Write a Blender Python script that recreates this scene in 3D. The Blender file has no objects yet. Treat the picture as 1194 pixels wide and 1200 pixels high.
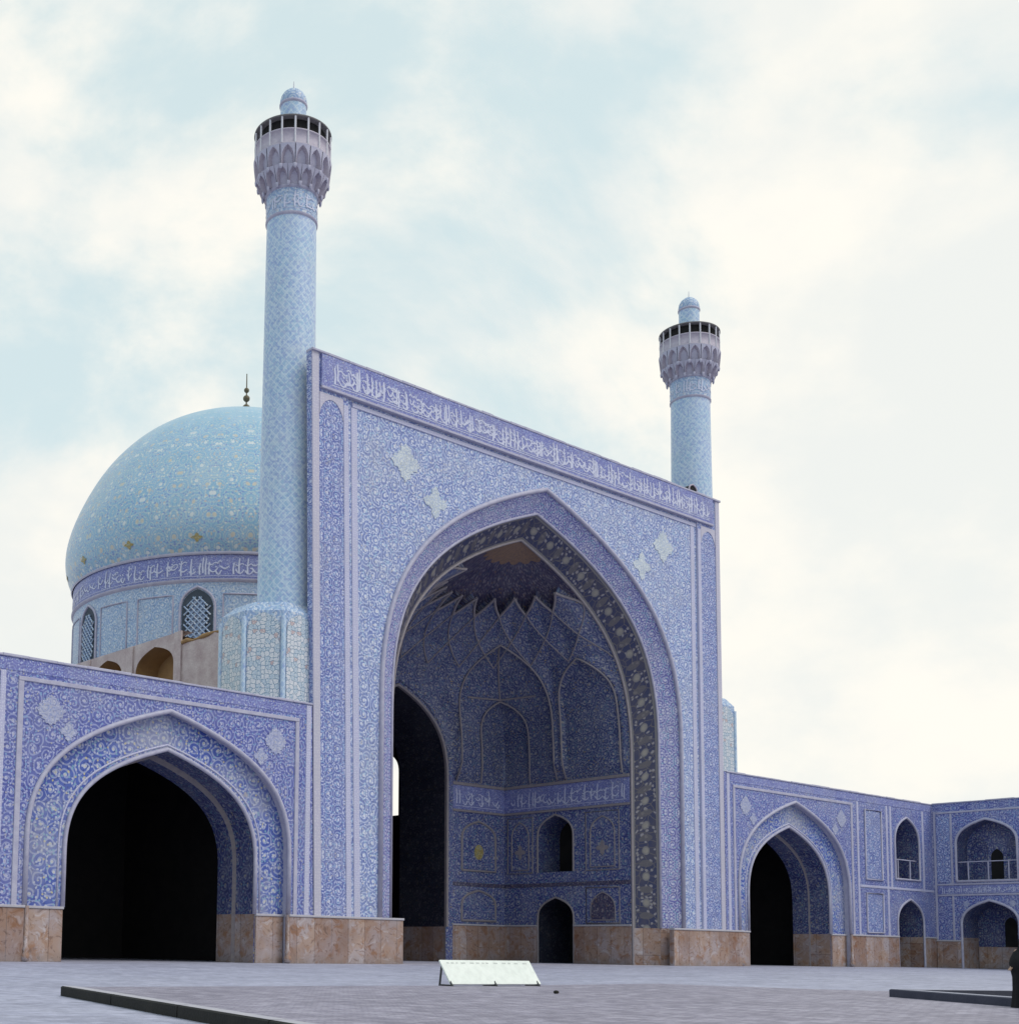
import bpy, math, random
from mathutils import Vector, Matrix
from mathutils.geometry import tessellate_polygon
random.seed(7)
PI = math.pi
sc = bpy.context.scene
COL = sc.collection

# ------------------------------------------------------------------ materials
class NG:
    """small helper that writes node trees"""
    def __init__(s, name):
        s.mat = bpy.data.materials.new(name); s.mat.use_nodes = True
        s.nt = s.mat.node_tree; s.nt.nodes.clear()
        s.out = s.n('ShaderNodeOutputMaterial'); s.b = s.n('ShaderNodeBsdfPrincipled')
        s.l(s.b.outputs[0], s.out.inputs[0])
        s.uv = s.n('ShaderNodeTexCoord').outputs['UV']
    def n(s, t, **k):
        x = s.nt.nodes.new(t)
        for a, v in k.items(): setattr(x, a, v)
        return x
    def l(s, a, b): s.nt.links.new(a, b)
    def put(s, v, sock):
        if hasattr(v, 'links'): s.l(v, sock)
        else: sock.default_value = (tuple(v) + (1,) if isinstance(v, tuple) and len(v) == 3 and sock.type == 'RGBA' else v)
    def math(s, op, a, b=None, c=None, clamp=False):
        x = s.n('ShaderNodeMath', operation=op, use_clamp=clamp)
        s.put(a, x.inputs[0])
        if b is not None: s.put(b, x.inputs[1])
        if c is not None: s.put(c, x.inputs[2])
        return x.outputs[0]
    def mix(s, f, a, b, mode='MIX'):
        x = s.n('ShaderNodeMix', data_type='RGBA', blend_type=mode)
        s.put(f, x.inputs[0]); s.put(a, x.inputs[6]); s.put(b, x.inputs[7])
        return x.outputs[2]
    def noise(s, vec, scale, detail=2, rough=.5, col=False):
        x = s.n('ShaderNodeTexNoise'); s.l(vec, x.inputs['Vector'])
        x.inputs['Scale'].default_value = scale; x.inputs['Detail'].default_value = detail
        x.inputs['Roughness'].default_value = rough
        return x.outputs['Color' if col else 'Fac']
    def vor(s, vec, scale, feature='F1', rnd=1.0):
        x = s.n('ShaderNodeTexVoronoi', feature=feature, voronoi_dimensions='2D')
        s.l(vec, x.inputs['Vector']); x.inputs['Scale'].default_value = scale
        x.inputs['Randomness'].default_value = rnd
        return x
    def ss(s, v, a, b, x0=0., x1=1.):
        x = s.n('ShaderNodeMapRange', interpolation_type='SMOOTHSTEP'); s.put(v, x.inputs[0])
        x.inputs[1].default_value = a; x.inputs[2].default_value = b
        x.inputs[3].default_value = x0; x.inputs[4].default_value = x1
        return x.outputs[0]
    def sep(s, vec):
        x = s.n('ShaderNodeSeparateXYZ'); s.l(vec, x.inputs[0]); return x.outputs
    def comb(s, x_, y_, z_=0.):
        x = s.n('ShaderNodeCombineXYZ'); s.put(x_, x.inputs[0]); s.put(y_, x.inputs[1]); s.put(z_, x.inputs[2]); return x.outputs[0]
    def warp(s, vec, scale, amt):
        nz = s.noise(vec, scale, 1, .5, True)
        a = s.n('ShaderNodeVectorMath', operation='MULTIPLY_ADD')
        s.l(nz, a.inputs[0]); a.inputs[1].default_value = (amt, amt, 0); s.l(vec, a.inputs[2])
        return a.outputs[0]
    def bump(s, h, strength=.2, dist=.02):
        x = s.n('ShaderNodeBump'); s.l(h, x.inputs['Height'])
        x.inputs['Strength'].default_value = strength; x.inputs['Distance'].default_value = dist
        s.l(x.outputs[0], s.b.inputs['Normal'])
    def fin(s, col, rough=.6, spec=.5):
        s.put(col, s.b.inputs['Base Color']); s.put(rough, s.b.inputs['Roughness'])
        s.b.inputs['Specular IOR Level'].default_value = spec
        return s.mat

def scroll(g, vec, S, turns, w0=.25, w1=.6):
    """spiral vine scrolls wound round scattered centres; returns line mask, distance to centre, random, second random"""
    v = g.vor(vec, S, rnd=.55)
    d = g.n('ShaderNodeVectorMath', operation='SUBTRACT'); g.l(vec, d.inputs[0]); g.l(v.outputs['Position'], d.inputs[1])
    dx, dy, _ = g.sep(d.outputs[0])
    ang = g.math('ARCTAN2', dy, dx)
    r = g.sep(v.outputs['Color'])
    hand = g.math('SUBTRACT', g.math('MULTIPLY', g.math('GREATER_THAN', r[0], .5), 2), 1)
    ph = g.math('MULTIPLY_ADD', v.outputs['Distance'], turns, g.math('MULTIPLY', ang, hand))
    ln = g.ss(g.math('SINE', ph), w0, w1)
    return ln, v.outputs['Distance'], r

def mirror(g, mir):
    x, y, _ = g.sep(g.uv)
    if mir[0]: x = g.math('PINGPONG', x, mir[0])
    if mir[1]: y = g.math('PINGPONG', y, mir[1])
    return g.comb(x, y)

def tile(name, bg, bg2, vine, flower, S=1.25, turns=30, ft=.1, fr=.13, leaf=(.25, .5, .6), leaf2=(.6, .52, .25), lt=.5, mir=(0, 0), rough=.38, wear=.25, va=.8):
    """glazed mosaic tile: cobalt ground, mirrored spiral vines with rosettes and small leaves (sizes in metres through the UVs)"""
    g = NG(name)
    m = mirror(g, mir)
    w = g.warp(m, 1.6, .22)
    ln, dist, r = scroll(g, w, S, turns)
    base = g.mix(g.ss(g.noise(g.uv, 1.1, 3), .35, .65), bg, bg2)
    c = g.mix(g.math('MULTIPLY', ln, va), base, vine)
    # leaves and blossoms riding on the vines
    v3 = g.vor(w, S * 4.6, rnd=.9); r3 = g.sep(v3.outputs['Color'])
    lf = g.math('MULTIPLY', g.ss(v3.outputs['Distance'], .24, .38, 1, 0), g.math('GREATER_THAN', r3[0], lt))
    lc = g.mix(g.math('GREATER_THAN', r3[1], .80), leaf, leaf2)
    lc = g.mix(g.math('GREATER_THAN', r3[2], .42), lc, flower)
    c = g.mix(g.math('MULTIPLY', lf, .9), c, lc)
    dk = g.math('MULTIPLY', g.ss(v3.outputs['Distance'], .2, .34, 1, 0), g.math('LESS_THAN', r3[0], .16))
    c = g.mix(g.math('MULTIPLY', dk, .7), c, tuple(v * .55 for v in bg))
    # rosette in the middle of each scroll
    ro = g.math('MULTIPLY', g.ss(dist, fr * .75, fr, 1, 0), g.math('GREATER_THAN', r[1], ft))
    c = g.mix(g.math('MULTIPLY', ro, .92), c, flower)
    c = g.mix(g.math('MULTIPLY', g.ss(dist, fr * .3, fr * .42, 1, 0), .7), c, leaf2)
    br = g.n('ShaderNodeTexBrick'); br.offset = 0; g.l(g.uv, br.inputs['Vector'])
    br.inputs['Scale'].default_value = 1; br.inputs['Brick Width'].default_value = .235; br.inputs['Row Height'].default_value = .235
    br.inputs['Mortar Size'].default_value = .006; br.inputs['Color1'].default_value = (1, 1, 1, 1)
    br.inputs['Color2'].default_value = (.86, .87, .9, 1); br.inputs['Mortar'].default_value = (.7, .7, .7, 1)
    c = g.mix(.6, c, br.outputs['Color'], 'MULTIPLY')
    we = g.ss(g.noise(g.uv, .33, 6, .68), .42, .72)
    c = g.mix(g.math('MULTIPLY', we, wear), c, (.40, .40, .43))
    loss = g.ss(g.noise(g.uv, .8, 6, .7), .66, .69)
    c = g.mix(g.math('MULTIPLY', loss, wear * 1.6, clamp=True), c, (.36, .34, .36))
    g.bump(g.math('ADD', br.outputs['Fac'], g.math('MULTIPLY', g.noise(g.uv, 2.2, 3), 1.5)), .14, .015)
    rr = g.math('ADD', rough, g.math('MULTIPLY', g.noise(g.uv, 4.3, 2), .2))
    return g.fin(c, rr, .4)

def plain(name, col, col2, scale=1.5, rough=.7, bump=.15, streak=False, spec=.3):
    g = NG(name)
    n1 = g.noise(g.uv, scale, 5, .6)
    c = g.mix(g.ss(n1, .3, .7), col, col2)
    n2 = g.noise(g.uv, scale * 9, 3, .6)
    c = g.mix(g.math('MULTIPLY', g.ss(n2, .35, .75), .35), c, tuple(x * .72 for x in col))
    g.bump(n2, bump, .03)
    return g.fin(c, rough, spec)

def glyph_strip(name, bg, ink, S=9.0, thr=.5):
    """narrow strip tile with small repeating units"""
    g = NG(name)
    v = g.vor(g.uv, S, rnd=.55)
    c = g.mix(g.ss(v.outputs['Distance'], .2, .34), ink, bg)
    c = g.mix(g.math('MULTIPLY', g.ss(g.noise(g.uv, .5, 5, .6), .4, .7), .3), c, (.42, .41, .45))
    return g.fin(c, .5, .35)

def bannai(name):
    """turquoise minaret skin: diagonal lattice of small glazed bricks"""
    g = NG(name)
    x, y, _ = g.sep(g.uv)
    def lat(p):
        a = g.math('PINGPONG', g.math('MULTIPLY', g.math('ADD', x, y), p), .5)
        b = g.math('PINGPONG', g.math('MULTIPLY', g.math('SUBTRACT', x, y), p), .5)
        return a, b
    a, b = lat(2.3)
    m = g.ss(g.math('MINIMUM', a, b), .08, .16, 1, 0)
    a2, b2 = lat(6.9)
    m2 = g.math('MULTIPLY', g.ss(a2, .2, .3), g.ss(b2, .2, .3))
    sp = g.vor(g.uv, 9.0, rnd=.6)
    rs = g.sep(sp.outputs['Color'])
    base = g.mix(g.ss(g.noise(g.uv, .5, 3), .35, .65), (.33, .50, .66), (.37, .49, .68))
    c = g.mix(g.math('MULTIPLY', m2, .5), base, (.24, .32, .60))
    c = g.mix(g.math('MULTIPLY', m, .5), c, (.60, .69, .77))
    c = g.mix(g.math('MULTIPLY', g.math('GREATER_THAN', rs[0], .6), .45), c, (.58, .68, .76))
    c = g.mix(g.math('MULTIPLY', g.math('GREATER_THAN', rs[1], .78), .45), c, (.22, .29, .58))
    c = g.mix(g.math('MULTIPLY', g.ss(g.noise(g.uv, .4, 5, .65), .45, .75), .25), c, (.5, .52, .55))
    g.bump(g.noise(g.uv, 14, 2), .12, .02)
    return g.fin(c, .42, .4)

def girih(name):
    """cream and teal geometric tile panel"""
    g = NG(name)
    v = g.vor(g.uv, 4.6, 'DISTANCE_TO_EDGE', .7)
    v1 = g.vor(g.uv, 4.6, 'F1', .7)
    e = g.ss(v.outputs['Distance'], .05, .09, 1, 0)
    r = g.sep(v1.outputs['Color'])
    c = g.mix(g.math('GREATER_THAN', r[0], .6), (.56, .58, .64), (.40, .48, .58))
    c = g.mix(g.math('GREATER_THAN', r[1], .9), c, (.46, .36, .38))
    c = g.mix(e, c, (.16, .25, .36))
    v3 = g.vor(g.uv, 9.5)
    c = g.mix(g.ss(v3.outputs['Distance'], .14, .24, .8, 0), c, (.78, .79, .75))
    return g.fin(c, .42, .4)

def dome_mat(name):
    g = NG(name)
    x, y, _ = g.sep(g.uv)
    # meridian taper: the pattern narrows with the dome and mirrors about each of the 16 gores
    xx = g.math('PINGPONG', x, 13.1 * 2 * PI / 32)
    vec = g.comb(xx, y)
    w = g.warp(vec, .9, .35)
    ln, dist, r = scroll(g, w, .85, 24, .1, .5)
    ln2, d2, r2 = scroll(g, w, 1.9, 20, .3, .6)
    base = g.mix(g.ss(g.noise(g.uv, .6, 4), .35, .65), (.26, .455, .59), (.32, .50, .635))
    low = g.ss(y, 7.0, 17.0, 1, .12)
    c = g.mix(g.math('MULTIPLY', g.math('MULTIPLY', ln, .6), low), base, (.50, .58, .58))
    c = g.mix(g.math('MULTIPLY', g.math('MULTIPLY', ln2, .6), low), c, (.20, .31, .58))
    v3 = g.vor(w, 4.4); r3 = g.sep(v3.outputs['Color'])
    dk = g.math('MULTIPLY', g.math('MULTIPLY', g.ss(v3.outputs['Distance'], .22, .36, 1, 0), g.math('GREATER_THAN', r3[0], .55)), low)
    lc = g.mix(g.math('GREATER_THAN', r3[1], .5), (.20, .26, .54), (.64, .66, .62))
    lc = g.mix(g.math('GREATER_THAN', r3[2], .85), lc, (.56, .46, .42))
    c = g.mix(g.math('MULTIPLY', dk, .85), c, lc)
    f = g.math('MULTIPLY', g.ss(dist, .10, .14, 1, 0), low)
    c = g.mix(g.math('MULTIPLY', f, .85), c, g.mix(g.math('GREATER_THAN', r[1], .5), (.58, .52, .42), (.66, .68, .68)))
    c = g.mix(g.math('MULTIPLY', g.ss(g.noise(g.uv, .25, 6, .68), .45, .75), .3), c, (.48, .55, .57))
    g.bump(g.noise(g.uv, 3, 4), .16, .03)
    return g.fin(c, .36, .45)

def soffit_mat(name):
    """olive tile band with a row of cream medallions along the arch"""
    g = NG(name)
    x, y, _ = g.sep(g.uv)            # x across 0..1.9 m, y along the arch
    def lens(period, off, rx, ry):
        fy = g.math('SUBTRACT', g.math('PINGPONG', g.math('ADD', y, off), period), 0.)
        dx = g.math('DIVIDE', g.math('SUBTRACT', x, .83), rx)
        dy = g.math('DIVIDE', fy, ry)
        return g.math('ADD', g.math('MULTIPLY', dx, dx), g.math('MULTIPLY', dy, dy))
    e1 = lens(.8, 0., .26, .3); e2 = lens(.8, .8, .42, .22)
    w = g.warp(g.uv, 2, .3)
    v = g.vor(w, 4.0); r = g.sep(v.outputs['Color'])
    v2 = g.vor(w, 2.2, 'DISTANCE_TO_EDGE')
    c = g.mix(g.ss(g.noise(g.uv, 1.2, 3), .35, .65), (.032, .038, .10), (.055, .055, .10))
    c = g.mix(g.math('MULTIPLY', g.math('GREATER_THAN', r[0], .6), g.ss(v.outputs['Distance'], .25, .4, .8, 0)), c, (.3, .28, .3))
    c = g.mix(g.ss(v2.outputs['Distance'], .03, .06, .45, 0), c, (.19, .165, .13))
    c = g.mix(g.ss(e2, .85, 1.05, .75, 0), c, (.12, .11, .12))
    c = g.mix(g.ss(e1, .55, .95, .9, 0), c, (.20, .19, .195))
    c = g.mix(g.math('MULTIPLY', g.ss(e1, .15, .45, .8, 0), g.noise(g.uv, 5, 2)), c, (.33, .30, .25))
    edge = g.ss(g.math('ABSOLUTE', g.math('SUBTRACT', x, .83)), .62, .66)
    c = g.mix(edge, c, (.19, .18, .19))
    return g.fin(c, .45, .35)

def marble(name):
    """veined alabaster dado slabs, lilac to rust, cut in upright panels"""
    g = NG(name)
    x, y, _ = g.sep(g.uv)
    n1 = g.noise(g.uv, .75, 4, .6)
    w = g.warp(g.uv, 1.4, .9)
    n2 = g.noise(w, 1.7, 5, .65)
    c = g.mix(g.ss(n1, .38, .60), (.42, .365, .39), (.41, .30, .255))
    c = g.mix(g.ss(n2, .49, .66, 0, .85), c, (.32, .17, .095))
    c = g.mix(g.ss(g.noise(w, 3.1, 4), .56, .68, 0, .6), c, (.56, .53, .58))
    c = g.mix(g.ss(g.noise(w, 6.3, 4), .54, .68, 0, .65), c, (.17, .105, .09))
    c = g.mix(g.ss(g.noise(g.uv, .42, 4), .50, .66, 0, .5), c, (.28, .20, .18))
    g.bump(g.noise(w, 5, 4), .3, .03)
    br = g.n('ShaderNodeTexBrick'); br.offset = 0; g.l(g.uv, br.inputs['Vector'])
    br.inputs['Scale'].default_value = 1; br.inputs['Brick Width'].default_value = 1.05; br.inputs['Row Height'].default_value = 2.6
    br.inputs['Mortar Size'].default_value = .018; br.inputs['Mortar'].default_value = (.45, .42, .42, 1)
    br.inputs['Color1'].default_value = (1, 1, 1, 1); br.inputs['Color2'].default_value = (.66, .55, .49, 1)
    c = g.mix(.9, c, br.outputs['Color'], 'MULTIPLY')
    st = g.ss(y, .0, .6, .8, 0)
    c = g.mix(g.math('MULTIPLY', st, g.noise(g.uv, 3, 4)), c, (.2, .18, .18))
    return g.fin(c, .5, .35)

def paving(name, c1, c2, bw, bh, mortar, msz, rot=0., rough=.65):
    g = NG(name)
    mp = g.n('ShaderNodeMapping'); g.l(g.uv, mp.inputs[0]); mp.inputs['Rotation'].default_value[2] = rot
    br = g.n('ShaderNodeTexBrick'); g.l(mp.outputs[0], br.inputs['Vector'])
    br.inputs['Scale'].default_value = 1; br.inputs['Brick Width'].default_value = bw; br.inputs['Row Height'].default_value = bh
    br.inputs['Mortar Size'].default_value = msz; br.inputs['Mortar'].default_value = mortar + (1,)
    br.inputs['Color1'].default_value = c1 + (1,); br.inputs['Color2'].default_value = c2 + (1,)
    n = g.noise(g.warp(g.uv, .5, 1.2), .4, 7, .66); n2 = g.noise(g.uv, 2.4, 6, .75)
    c = g.mix(g.ss(n, .38, .66, 0, .6), br.outputs['Color'], tuple(v * .68 for v in c1))
    c = g.mix(g.ss(n2, .48, .66, 0, .55), c, tuple(min(1, v * 1.25) for v in c2))
    c = g.mix(g.ss(n2, .52, .36, 0, .6), c, tuple(v * .62 for v in c1))
    c = g.mix(g.ss(g.noise(g.uv, 1.1, 6, .72), .56, .70, 0, .5), c, tuple(v * .5 for v in c1))
    h = g.math('ADD', g.math('MULTIPLY', br.outputs['Fac'], -.6), g.math('MULTIPLY', n2, .5))
    h = g.math('ADD', h, g.math('MULTIPLY', g.noise(g.uv, 1.1, 4), 1.6))
    g.bump(h, .55, .05)
    return g.fin(c, rough, .3)

WHITE = (.60, .64, .80)
M = {}
M['pier'] = tile('pier_tile', (.11, .145, .40), (.15, .19, .45), (.40, .44, .66), WHITE, S=1.9, turns=21, mir=(0, 2.6), leaf=(.28, .45, .68), leaf2=(.50, .46, .48))
M['spandrel'] = tile('spandrel_tile', (.165, .215, .475), (.22, .28, .53), (.49, .55, .73), (.66, .70, .81), S=1.55, turns=23, mir=(20, 0), leaf=(.38, .56, .72), leaf2=(.56, .54, .54))
M['wing'] = tile('wing_tile', (.085, .105, .36), (.115, .14, .40), (.31, .34, .57), (.44, .46, .65), S=1.75, turns=21, mir=(0, 4), leaf=(.22, .36, .58), leaf2=(.42, .40, .42))
M['wingband'] = tile('wing_band_tile', (.05, .09, .38), (.08, .13, .43), (.34, .38, .58), (.50, .53, .64), S=1.45, turns=20, leaf=(.2, .38, .5), wear=.55)
M['band'] = tile('arch_band_tile', (.125, .13, .38), (.175, .18, .43), (.43, .44, .62), (.57, .58, .72), S=1.7, turns=22, mir=(0, 1.6), leaf2=(.46, .42, .46))
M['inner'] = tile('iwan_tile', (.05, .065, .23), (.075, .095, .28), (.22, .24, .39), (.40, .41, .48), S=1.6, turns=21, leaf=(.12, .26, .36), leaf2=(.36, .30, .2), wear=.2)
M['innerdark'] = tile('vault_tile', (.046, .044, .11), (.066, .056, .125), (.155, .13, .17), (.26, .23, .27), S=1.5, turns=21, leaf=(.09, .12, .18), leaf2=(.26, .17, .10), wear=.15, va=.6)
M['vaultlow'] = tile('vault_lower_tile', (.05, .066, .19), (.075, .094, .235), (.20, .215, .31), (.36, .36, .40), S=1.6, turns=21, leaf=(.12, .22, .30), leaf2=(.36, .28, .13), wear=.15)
M['dimreveal'] = tile('shaded_passage_tile', (.010, .012, .03), (.016, .018, .04), (.04, .04, .06), (.07, .07, .09), leaf=(.02, .04, .06), leaf2=(.06, .05, .03), wear=.05)  # darkened reveal tile: shade of passage and doorway put into its colours
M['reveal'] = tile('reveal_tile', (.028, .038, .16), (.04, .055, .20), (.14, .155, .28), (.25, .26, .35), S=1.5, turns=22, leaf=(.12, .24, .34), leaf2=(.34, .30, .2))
M['frieze'] = tile('frieze_tile', (.13, .145, .41), (.17, .185, .46), (.32, .36, .60), (.42, .46, .67), S=2.2, turns=22, lt=.55, leaf=(.3, .4, .64), leaf2=(.44, .42, .44), va=.5)
M['drum'] = tile('drum_tile', (.24, .35, .57), (.30, .41, .61), (.48, .57, .70), (.62, .67, .74), S=1.5, turns=22, leaf=(.36, .5, .62), leaf2=(.48, .46, .5))
M['strip'] = glyph_strip('border_tile', (.44, .44, .62), (.56, .57, .70))
M['stripgrey'] = glyph_strip('grey_border_tile', (.46, .44, .56), (.54, .52, .60), 7)
M['mold'] = plain('moulding_tile', (.38, .37, .50), (.48, .47, .58), 2.2, .55)
M['rib'] = plain('rib_tile', (.25, .225, .26), (.32, .285, .29), 3, .55)
M['ink'] = plain('white_script_tile', (.54, .56, .73), (.60, .62, .76), 2, .4, .05)
M['med'] = tile('medallion_tile', (.50, .56, .62), (.58, .63, .67), (.38, .45, .62), (.70, .73, .74), S=2.4, turns=16, leaf=(.30, .38, .62), leaf2=(.5, .5, .45))
M['medwing'] = tile('wing_medallion_tile', (.36, .38, .55), (.42, .44, .58), (.26, .29, .52), (.52, .54, .66), S=2.6, turns=16, leaf=(.2, .28, .52), leaf2=(.46, .42, .40))
M['medy'] = tile('yellow_medallion_tile', (.36, .27, .09), (.42, .33, .12), (.3, .27, .14), (.5, .46, .3), S=2.5, turns=16)
M['marble'] = marble('alabaster_dado')
M['bannai'] = bannai('minaret_tile')
M['girih'] = girih('geometric_tile')
M['dome'] = dome_mat('dome_tile')
M['soffit'] = soffit_mat('soffit_tile')
M['muq'] = plain('muqarnas_tile', (.40, .39, .52), (.48, .47, .58), 4, .5)
M['balu'] = plain('gallery_panel', (.40, .36, .45), (.47, .43, .50), 6, .6)
M['post'] = plain('pale_post', (.58, .57, .64), (.64, .63, .68), 5, .5)
M['eave'] = plain('dark_wood', (.15, .14, .15), (.19, .18, .18), 3, .7)
M['dark'] = plain('opening_shade', (.012, .012, .014), (.02, .019, .018), 1, .9)  # near-black surface painted as the shade inside niches and doorways
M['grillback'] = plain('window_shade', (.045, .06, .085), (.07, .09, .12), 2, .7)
M['room'] = plain('shaded_brick', (.018, .017, .02), (.025, .023, .025), 1, .9)  # brick blackened, the gloom of the deep rooms put into its colour
M['plaster'] = plain('pink_plaster', (.42, .33, .34), (.58, .50, .50), .9, .85, 1.)
M['brick'] = plain('mud_brick', (.36, .22, .10), (.30, .18, .09), 1.2, .9, .5)
M['roofmud'] = plain('roof_mud', (.40, .34, .30), (.46, .39, .35), .8, .9, .5)
M['crown'] = plain('crown_medallion', (.30, .19, .13), (.20, .14, .12), 3.5, .6)
M['gold'] = plain('weathered_gilding', (.10, .08, .05), (.15, .12, .07), 6, .45, .1)
M['pave'] = paving('courtyard_stone', (.36, .36, .47), (.43, .43, .54), 1.3, .8, (.27, .27, .36), .012)
M['terr'] = paving('terrace_brick', (.275, .25, .32), (.385, .355, .43), .26, .13, (.20, .185, .24), .014, .38)
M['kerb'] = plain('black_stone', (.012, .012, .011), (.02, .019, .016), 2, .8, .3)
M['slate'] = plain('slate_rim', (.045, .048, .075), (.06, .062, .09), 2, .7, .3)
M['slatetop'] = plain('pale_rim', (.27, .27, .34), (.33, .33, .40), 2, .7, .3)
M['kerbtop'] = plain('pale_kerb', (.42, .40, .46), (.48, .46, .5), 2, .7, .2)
M['board'] = plain('white_paint', (.74, .78, .74), (.80, .83, .79), .8, .5, .03)
M['mark'] = plain('faint_mark', (.52, .55, .53), (.6, .62, .6), 8, .6)
M['metal'] = plain('dark_metal', (.05, .05, .055), (.07, .07, .07), 5, .5)
M['cloth'] = plain('black_cloth', (.008, .008, .01), (.014, .013, .016), 2, .95, .3)
M['skin'] = plain('skin', (.42, .27, .2), (.46, .3, .22), 3, .55, .05)
M['wood'] = plain('old_wood', (.10, .06, .035), (.15, .09, .05), 2, .7)
def water():
    g = NG('pool_water'); g.b.inputs['IOR'].default_value = 1.33
    g.bump(g.noise(g.uv, 2.2, 2), .08, .03)
    return g.fin((.02, .03, .04), .06, .5)
M['water'] = water()

# ------------------------------------------------------------------ mesh helpers
ORG = {}
class MB:
    """collects faces with metre UVs; build() links them as one mesh object"""
    def __init__(s): s.v = []; s.f = []; s.uv = []; s.m = []; s.s = []; s.mats = []
    def mi(s, m):
        if m not in s.mats: s.mats.append(m)
        return s.mats.index(m)
    def face(s, pts, m, uv=None, smooth=False):
        i = len(s.v); s.v += [Vector(p) for p in pts]
        if uv is None: uv = s.auto(pts)
        s.f.append(tuple(range(i, i + len(pts)))); s.uv.append(uv); s.m.append(s.mi(m)); s.s.append(smooth)
    def auto(s, pts):
        p = [Vector(q) for q in pts]; n = Vector((0, 0, 0))
        for a in range(1, len(p) - 1): n += (p[a] - p[0]).cross(p[a + 1] - p[0])
        if n.length < 1e-12: return [(0, 0)] * len(p)
        n.normalize()
        if abs(n.z) > .75: return [(q.x, q.y) for q in p]
        t = Vector((-n.y, n.x, 0)).normalized()
        return [(q.dot(t) + 3.7 * round(n.x * 3), q.z) for q in p]
    def grid(s, P, UV, m, smooth=True, skip=None):
        """P[i][j] points; m a material key or function(i,j)"""
        b = len(s.v); ni, nj = len(P), len(P[0])
        for r in P: s.v += [Vector(p) for p in r]
        for i in range(ni - 1):
            for j in range(nj - 1):
                if skip and skip(i, j): continue
                s.f.append((b + i * nj + j, b + i * nj + j + 1, b + (i + 1) * nj + j + 1, b + (i + 1) * nj + j))
                s.uv.append([UV[i][j], UV[i][j + 1], UV[i + 1][j + 1], UV[i + 1][j]])
                s.m.append(s.mi(m(i, j) if callable(m) else m)); s.s.append(smooth)
    def poly(s, outer, holes, fn, m, off=(0, 0)):
        """flat polygon with holes in (u,v), placed by fn(u,v)"""
        loops = [[Vector((a, b, 0)) for a, b in L] for L in [outer] + holes]
        flat = [p for L in loops for p in L]
        for t in tessellate_polygon(loops):
            s.face([fn(flat[k].x, flat[k].y) for k in t], m, [(flat[k].x + off[0], flat[k].y + off[1]) for k in t])
    def strip(s, loop, fn, d0, d1, m, closed=True, v0=0.):
        """band between the loop at depth d0 and at depth d1: fn(u,v,d)"""
        L = loop + [loop[0]] if closed else loop
        acc = v0
        for a, b in zip(L, L[1:]):
            ln = math.hypot(b[0] - a[0], b[1] - a[1])
            s.face([fn(a[0], a[1], d0), fn(b[0], b[1], d0), fn(b[0], b[1], d1), fn(a[0], a[1], d1)], m,
                   [(d0, acc), (d0, acc + ln), (d1, acc + ln), (d1, acc)], False)
            acc += ln
    def slab(s, loop, fn, d0, d1, m, back=False):
        """extruded flat outline: front at d0, sides to d1"""
        s.poly(loop, [], lambda u, v: fn(u, v, d0), m)
        if back: s.poly(loop, [], lambda u, v: fn(u, v, d1), m)
        s.strip(loop, fn, d0, d1, m)
    def bar(s, fn, u0, u1, v0, v1, d0, d1, m):
        """box in wall coordinates with eased edges"""
        e = min(.02, (u1 - u0) * .2, (v1 - v0) * .2)
        lo = [(u0, v0), (u1, v0), (u1, v1), (u0, v1)]
        li = [(u0 + e, v0 + e), (u1 - e, v0 + e), (u1 - e, v1 - e), (u0 + e, v1 - e)]
        s.face([fn(a, b, d0) for a, b in li], m)
        for k in range(4):
            a, b, c, d = lo[k], lo[(k + 1) % 4], li[(k + 1) % 4], li[k]
            s.face([fn(*a, d0 + e), fn(*b, d0 + e), fn(*c, d0), fn(*d, d0)], m)
        s.strip(lo, fn, d0 + e, d1, m)
        s.face([fn(a, b, d1) for a, b in lo], m)
    def box(s, x0, x1, y0, y1, z0, z1, m):
        s.bar(lambda u, v, d: Vector((u, d, v)), x0, x1, z0, z1, y0, y1, m)
    def lathe(s, prof, cx, cy, n, m, a0=0., a1=2 * PI, smooth=True, cap=False):
        P = []; UV = []; acc = 0; pr = None
        for r, z in prof:
            if pr: acc += math.hypot(r - pr[0], z - pr[1])
            pr = (r, z)
            P.append([(cx + r * math.cos(a0 + (a1 - a0) * k / n), cy + r * math.sin(a0 + (a1 - a0) * k / n), z) for k in range(n + 1)])
            R = max(p[0] for p in prof)
            UV.append([((a0 + (a1 - a0) * k / n) * R, acc) for k in range(n + 1)])
        s.grid(P, UV, m, smooth)
    def tube(s, path, r, m, n=6, closed=False):
        pts = [Vector(p) for p in path]; P = []; UV = []; acc = 0
        up = None
        for i, p in enumerate(pts):
            t = (pts[min(i + 1, len(pts) - 1)] - pts[max(i - 1, 0)])
            if t.length < 1e-9: t = Vector((0, 0, 1))
            t.normalize()
            if up is None: up = Vector((0, 0, 1)) if abs(t.z) < .9 else Vector((1, 0, 0))
            a = t.cross(up)
            if a.length < 1e-6: a = t.orthogonal()
            a.normalize(); b = a.cross(t); up = b
            if i: acc += (p - pts[i - 1]).length
            rr = r(i) if callable(r) else r
            P.append([p + a * math.cos(2 * PI * k / n) * rr + b * math.sin(2 * PI * k / n) * rr for k in range(n + 1)])
            UV.append([(k * rr, acc) for k in range(n + 1)])
        s.grid(P, UV, m, True)
        for e in (0, -1): s.face(P[e][:n], m)
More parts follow.
